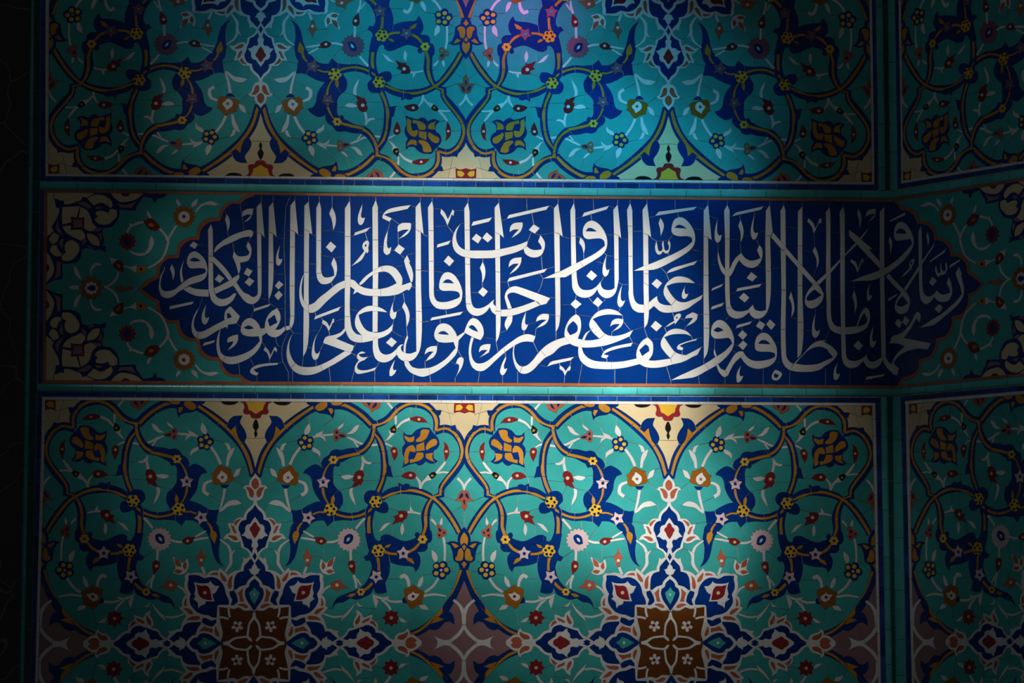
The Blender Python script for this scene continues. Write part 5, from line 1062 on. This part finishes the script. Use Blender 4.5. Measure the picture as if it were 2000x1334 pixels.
# ---------------------------------------------------------------- borders
def strip(root, name, col, stations, lo, hi, h, round_=0.0, side=None, gap=.9, base=HB):
    """a row of tiles laid end to end between two edge lines; stations = [(edge A px, edge B px), ...]"""
    A = [np.array(uv(*a, side)) for a, b in stations]; Bq = [np.array(uv(*b, side)) for a, b in stations]
    sd = 0 if np.mean([p[0] for p in A+Bq]) <= 0 else 1
    L = [0]
    for i in range(1, len(A)): L.append(L[-1]+np.hypot(*((A[i]+Bq[i])/2-(A[i-1]+Bq[i-1])/2)))
    Lt = L[-1]; at = lambda X, s: np.array([np.interp(s, L, [p[j] for p in X]) for j in (0, 1)])
    s = 0; g = gap*S/2
    while s < Lt-1e-6:
        w = random.uniform(lo, hi)*S; e = s+w
        if Lt-e < lo*S*.6: e = Lt
        secs = []
        ks = [0, .12, .3, .5, .7, .88, 1] if round_ else [0, 1]
        a0, a1 = s+g, max(s+2*g, min(e, Lt)-g)
        dh = random.uniform(-.00025, .00025)
        pts = []; F = []
        for ss in (a0, a1):
            pa_, pb = at(A, ss), at(Bq, ss); wd = np.hypot(*(pb-pa_)); m = .3*S/max(wd, 1e-6)
            for k in ks:
                kk = m+(1-2*m)*k; p = pa_*(1-kk)+pb*kk
                hh = h+dh+(round_*math.sqrt(max(0, 1-(2*k-1)**2)) if round_ else 0)
                pts.append(W3(p[0], p[1], hh, sd))
        n = len(ks)
        for ss in (a0, a1):
            pa_, pb = at(A, ss), at(Bq, ss); wd = np.hypot(*(pb-pa_)); m = .3*S/max(wd, 1e-6)
            for kk in (m, 1-m): p = pa_*(1-kk)+pb*kk; pts.append(W3(p[0], p[1], base, sd))
        for j in range(n-1): F.append((j, j+1, n+j+1, n+j))
        b = 2*n
        F += [(0, n, b+2, b), (n-1, b+1, b+3, 2*n-1), tuple(range(n))[::-1]+(b, b+1), tuple(range(n, 2*n))+(b+3, b+2)]
        o = add(name, pts, F, MAT[col], root)
        s = e
_tn = [0]
def trim(px, label):
    _tn[0] += 1
    u, v = uv(*px); o = empty('trim_%d' % _tn[0], W3(u, v), label, ''); del o['category']; o['kind'] = 'structure'; return o
def borders():
    X = (89, 910, 1706)
    t = trim((905, 380), 'band of white, cobalt and turquoise border tiles above the inscription')
    st = lambda xs, ya, yb: [((x, a), (x, b)) for x, a, b in zip(xs, ya, yb)]
    strip(t, 'white_tile', 'W', st(X, (339.3, 348.6, 355.5), (344.4, 353.4, 361)), 28, 62, H0+.0008)
    strip(t, 'cobalt_tile', 'U', st((89, 910, 1712), (344.8, 354.6, 362), (353.6, 364.6, 371.6)), 22, 60, H0+.0004)
    strip(t, 'turquoise_tile', 'V', st((78, 910, 1742), (354.6, 365.4, 373), (370, 380.4, 388.3)), 60, 108, H0+.001, .0035)
    strip(t, 'orange_tile', 'F', st((86, 910, 1742), (371, 381.6, 389.3), (376.2, 386.3, 394)), 50, 110, H0+.0006)
    t = trim((905, 790), 'band of turquoise, cobalt and white border tiles below the inscription')
    strip(t, 'orange_tile', 'F', st((83, 910, 1350, 1742), (743, 747.2, 749.8, 754), (749, 753.6, 755.8, 759)), 50, 110, H0+.0006)
    strip(t, 'turquoise_tile', 'V', st((73, 910, 1742), (750, 755, 759.6), (764.8, 771, 774)), 60, 108, H0+.001, .0035)
    strip(t, 'cobalt_tile', 'U', st((73, 910, 1720), (765.4, 772, 777), (774.4, 781.4, 786.6)), 22, 84, H0+.0004)
    strip(t, 'white_tile', 'W', st((82, 910, 1709), (775, 782, 787.4), (781.3, 787.8, 792.8)), 40, 100, H0+.0008)
    t = trim((1800, 390), 'border tile rows above the inscription on the right wall')
    strip(t, 'white_tile', 'W', st((1761, 2080), (353.4, 301), (359, 306.6)), 20, 50, H0+.0008, side=1)
    strip(t, 'cobalt_tile', 'U', st((1755, 2080), (360.6, 307.2), (369, 315.6)), 20, 50, H0+.0004, side=1)
    strip(t, 'turquoise_tile', 'V', st((1742, 2080), (374, 317.4), (388.4, 335)), 40, 60, H0+.001, .0035, side=1)
    strip(t, 'orange_tile', 'F', st((1742, 2080), (389.3, 335.6), (394, 340.6)), 40, 70, H0+.0006, side=1)
    t = trim((1800, 780), 'border tile rows below the inscription on the right wall')
    strip(t, 'orange_tile', 'F', st((1742, 2080), (754, 721.6), (759, 727.2)), 40, 70, H0+.0006, side=1)
    strip(t, 'turquoise_tile', 'V', st((1742, 2080), (759.6, 728.2), (773.6, 744)), 40, 60, H0+.001, .0035, side=1)
    strip(t, 'cobalt_tile', 'U', st((1761, 2080), (774.4, 746), (783.4, 756)), 20, 50, H0+.0004, side=1)
    strip(t, 'white_tile', 'W', st((1769, 2080), (784, 757), (790, 763)), 20, 50, H0+.0008, side=1)
    # upright rows: (x left, x right) at given y
    def vs(ys, xa, xb): return [((a, y), (b, y)) for y, a, b in zip(ys, xa, xb)]
    t = trim((75, 340), 'upright border tiles left of the upper floral panel')
    ys = (-70, 0, 200, 344)
    strip(t, 'white_tile', 'W', vs(ys, (89.5, 89, 88.6, 89), (96.2, 96, 95.2, 94.6)), 30, 60, H0+.0008)
    strip(t, 'cobalt_tile', 'U', vs((-70, 0, 200, 353), (80, 79.6, 79, 78.6), (88.8, 88.4, 88, 88)), 30, 60, H0+.0004)
    t = trim((75, 1334), 'upright border tiles left of the lower floral panel')
    ys = (775, 880, 1134, 1400)
    strip(t, 'white_tile', 'W', vs(ys, (82.5, 80.5, 73.5, 67), (88.4, 87, 79.6, 73)), 30, 60, H0+.0008)
    strip(t, 'cobalt_tile', 'U', vs(ys, (72.6, 70.5, 64.6, 58), (82, 80, 73, 66.6)), 30, 60, H0+.0004)
    t = trim((75, 745), 'upright border tiles at the left end of the inscription')
    strip(t, 'orange_tile', 'F', vs((376.8, 560, 743), (86.4, 85, 83.4), (92.4, 91, 89.2)), 50, 90, H0+.0006)
    strip(t, 'cobalt_tile', 'U', vs((371, 560, 749), (78.4, 76.6, 74), (85.8, 84.6, 83)), 40, 70, H0+.0004)
    t = trim((50, 1334), 'turquoise corner moulding beside the marble pier')
    ys = (-70, 0, 200, 380, 785, 1134, 1400)
    strip(t, 'turquoise_tile', 'V', vs(ys, (54, 54, 53, 52, 45, 38, 33), (66, 66, 65, 63, 56.6, 50, 45)), 60, 110, H0+.002, .006)
    strip(t, 'shaded_groove_tile', 'G', vs(ys, (66.6, 66.4, 65.6, 63.6, 57.4, 50.6, 45.4), (79, 79, 78.4, 77.6, 71.6, 64, 57.4)), 60, 110, H0-.001)  # groove coloured dark to stand for its turned-away, shaded face
    t = trim((1715, 350), 'upright border tiles between the upper floral panels')
    ys = (-70, 0, 250, 361)
    strip(t, 'white_tile', 'W', vs(ys, (1696.5, 1697.4, 1701.2, 1702.4), (1701.5, 1702.4, 1706.4, 1707.4)), 30, 60, H0+.0008)
    strip(t, 'cobalt_tile', 'U', vs((-70, 0, 250, 371), (1702, 1703, 1707, 1708), (1708.6, 1709.4, 1713.6, 1714.6)), 30, 60, H0+.0004)
    strip(t, 'turquoise_tile', 'V', vs((-70, 0, 250, 373), (1709, 1710, 1714.4, 1715.6), (1722, 1723, 1727.6, 1729)), 60, 110, H0+.001, .0035)
    strip(t, 'shaded_groove_tile', 'G', vs((-70, 0, 250, 373), (1722.6, 1723.6, 1728.2, 1729.6), (1732, 1733, 1738, 1740)), 60, 110, H0-.001, side=0)
    t = trim((1715, 1334), 'upright border tiles between the lower floral panels')
    strip(t, 'white_tile', 'W', vs((788, 943, 1080, 1334, 1400), (1703, 1707, 1709.5, 1714.6, 1716), (1709, 1712.4, 1714.6, 1720, 1721.4)), 30, 60, H0+.0008)
    strip(t, 'cobalt_tile', 'U', vs((777, 943, 1080, 1334, 1400), (1709.6, 1713, 1715.2, 1720.6, 1722), (1719.6, 1722, 1725, 1730, 1731.6)), 30, 60, H0+.0004)
    strip(t, 'turquoise_tile', 'V', vs((775, 943, 1080, 1334, 1400), (1720.4, 1722.6, 1725.6, 1730.6, 1732), (1732, 1734, 1737, 1742, 1743.6)), 60, 110, H0+.001, .0035)
    strip(t, 'shaded_groove_tile', 'G', vs((775, 943, 1080, 1334, 1400), (1732.6, 1734.6, 1737.6, 1742.6, 1744), (1743, 1745, 1746.4, 1750, 1750.8)), 60, 110, H0-.001, side=0)
    t = trim((1755, 350), 'upright turquoise moulding on the right wall above the inscription')
    strip(t, 'turquoise_tile', 'V', vs((-70, 0, 250, 373), (1734, 1735, 1740, 1742), (1748, 1749.4, 1753.6, 1755)), 60, 110, H0+.001, .0035, side=1)
    strip(t, 'cobalt_tile', 'U', vs((-70, 0, 250, 368), (1748.8, 1750, 1754.2, 1755.6), (1754.4, 1755.4, 1759.8, 1761)), 30, 60, H0+.0004, side=1)
    strip(t, 'white_tile', 'W', vs((-70, 0, 250, 359), (1755, 1756, 1760.4, 1761.4), (1760, 1761, 1764.6, 1765.6)), 30, 60, H0+.0008, side=1)
    t = trim((1760, 1334), 'upright turquoise moulding on the right wall below the inscription')
    strip(t, 'turquoise_tile', 'V', vs((775, 943, 1080, 1334, 1400), (1744, 1746, 1747.6, 1751, 1752), (1760.6, 1764, 1766.6, 1772, 1773.4)), 60, 110, H0+.001, .0035, side=1)
    strip(t, 'cobalt_tile', 'U', vs((775, 943, 1080, 1334, 1400), (1761.2, 1764.6, 1767.2, 1772.6, 1774), (1769, 1772.4, 1775.6, 1781.6, 1783)), 30, 60, H0+.0004, side=1)
    strip(t, 'white_tile', 'W', vs((784, 943, 1080, 1334, 1400), (1769.6, 1773, 1776.2, 1782.2, 1783.6), (1776.6, 1779, 1781.4, 1787.4, 1789)), 30, 60, H0+.0008, side=1)
borders()
inscription()
# upper and lower panels on the back wall, then on the right wall
qs, n_, f_ = quads_px((95, 509, 910, 1305.5, 1702), (339, 345, 348, 351, 355.5), (97.5, 509.5, 910, 1305, 1696), (-104, -101, -99, -98, -96))
panel('upper floral mosaic panel of the back wall in blue and pink light', qs, 0, W3(n_[2][0], n_[2][1]), True)
qs2, n2_, f2_ = quads_px((88, 500, 907, 1304, 1702), (781.5, 785, 788, 790, 793), (77, 496, 906, 1310, 1713), (1258, 1256.5, 1255.4, 1255.4, 1257))
panel('lower floral mosaic panel of the back wall below the inscription', qs2, 0, W3(f2_[2][0], f2_[2][1]))
WU = n2_[3][0]-n2_[2][0]
a = uv(1777, 790, 1); b = uv(1785, 1255, 1)
panel('lower floral mosaic panel on the dark right wall', [((a[0], a[1]), (a[0]+WU, a[1]), (b[0], b[1]), (b[0]+WU, b[1]), False)], 1, W3(b[0], b[1], 0, 1))
a = uv(1765.6, 354, 1); dv = f_[3][1]-n_[3][1]
panel('upper floral mosaic panel on the dark right wall', [((a[0], a[1]), (a[0]+WU, a[1]), (a[0], a[1]+dv), (a[0]+WU, a[1]+dv), False)], 1, W3(a[0], a[1], 0, 1), True)
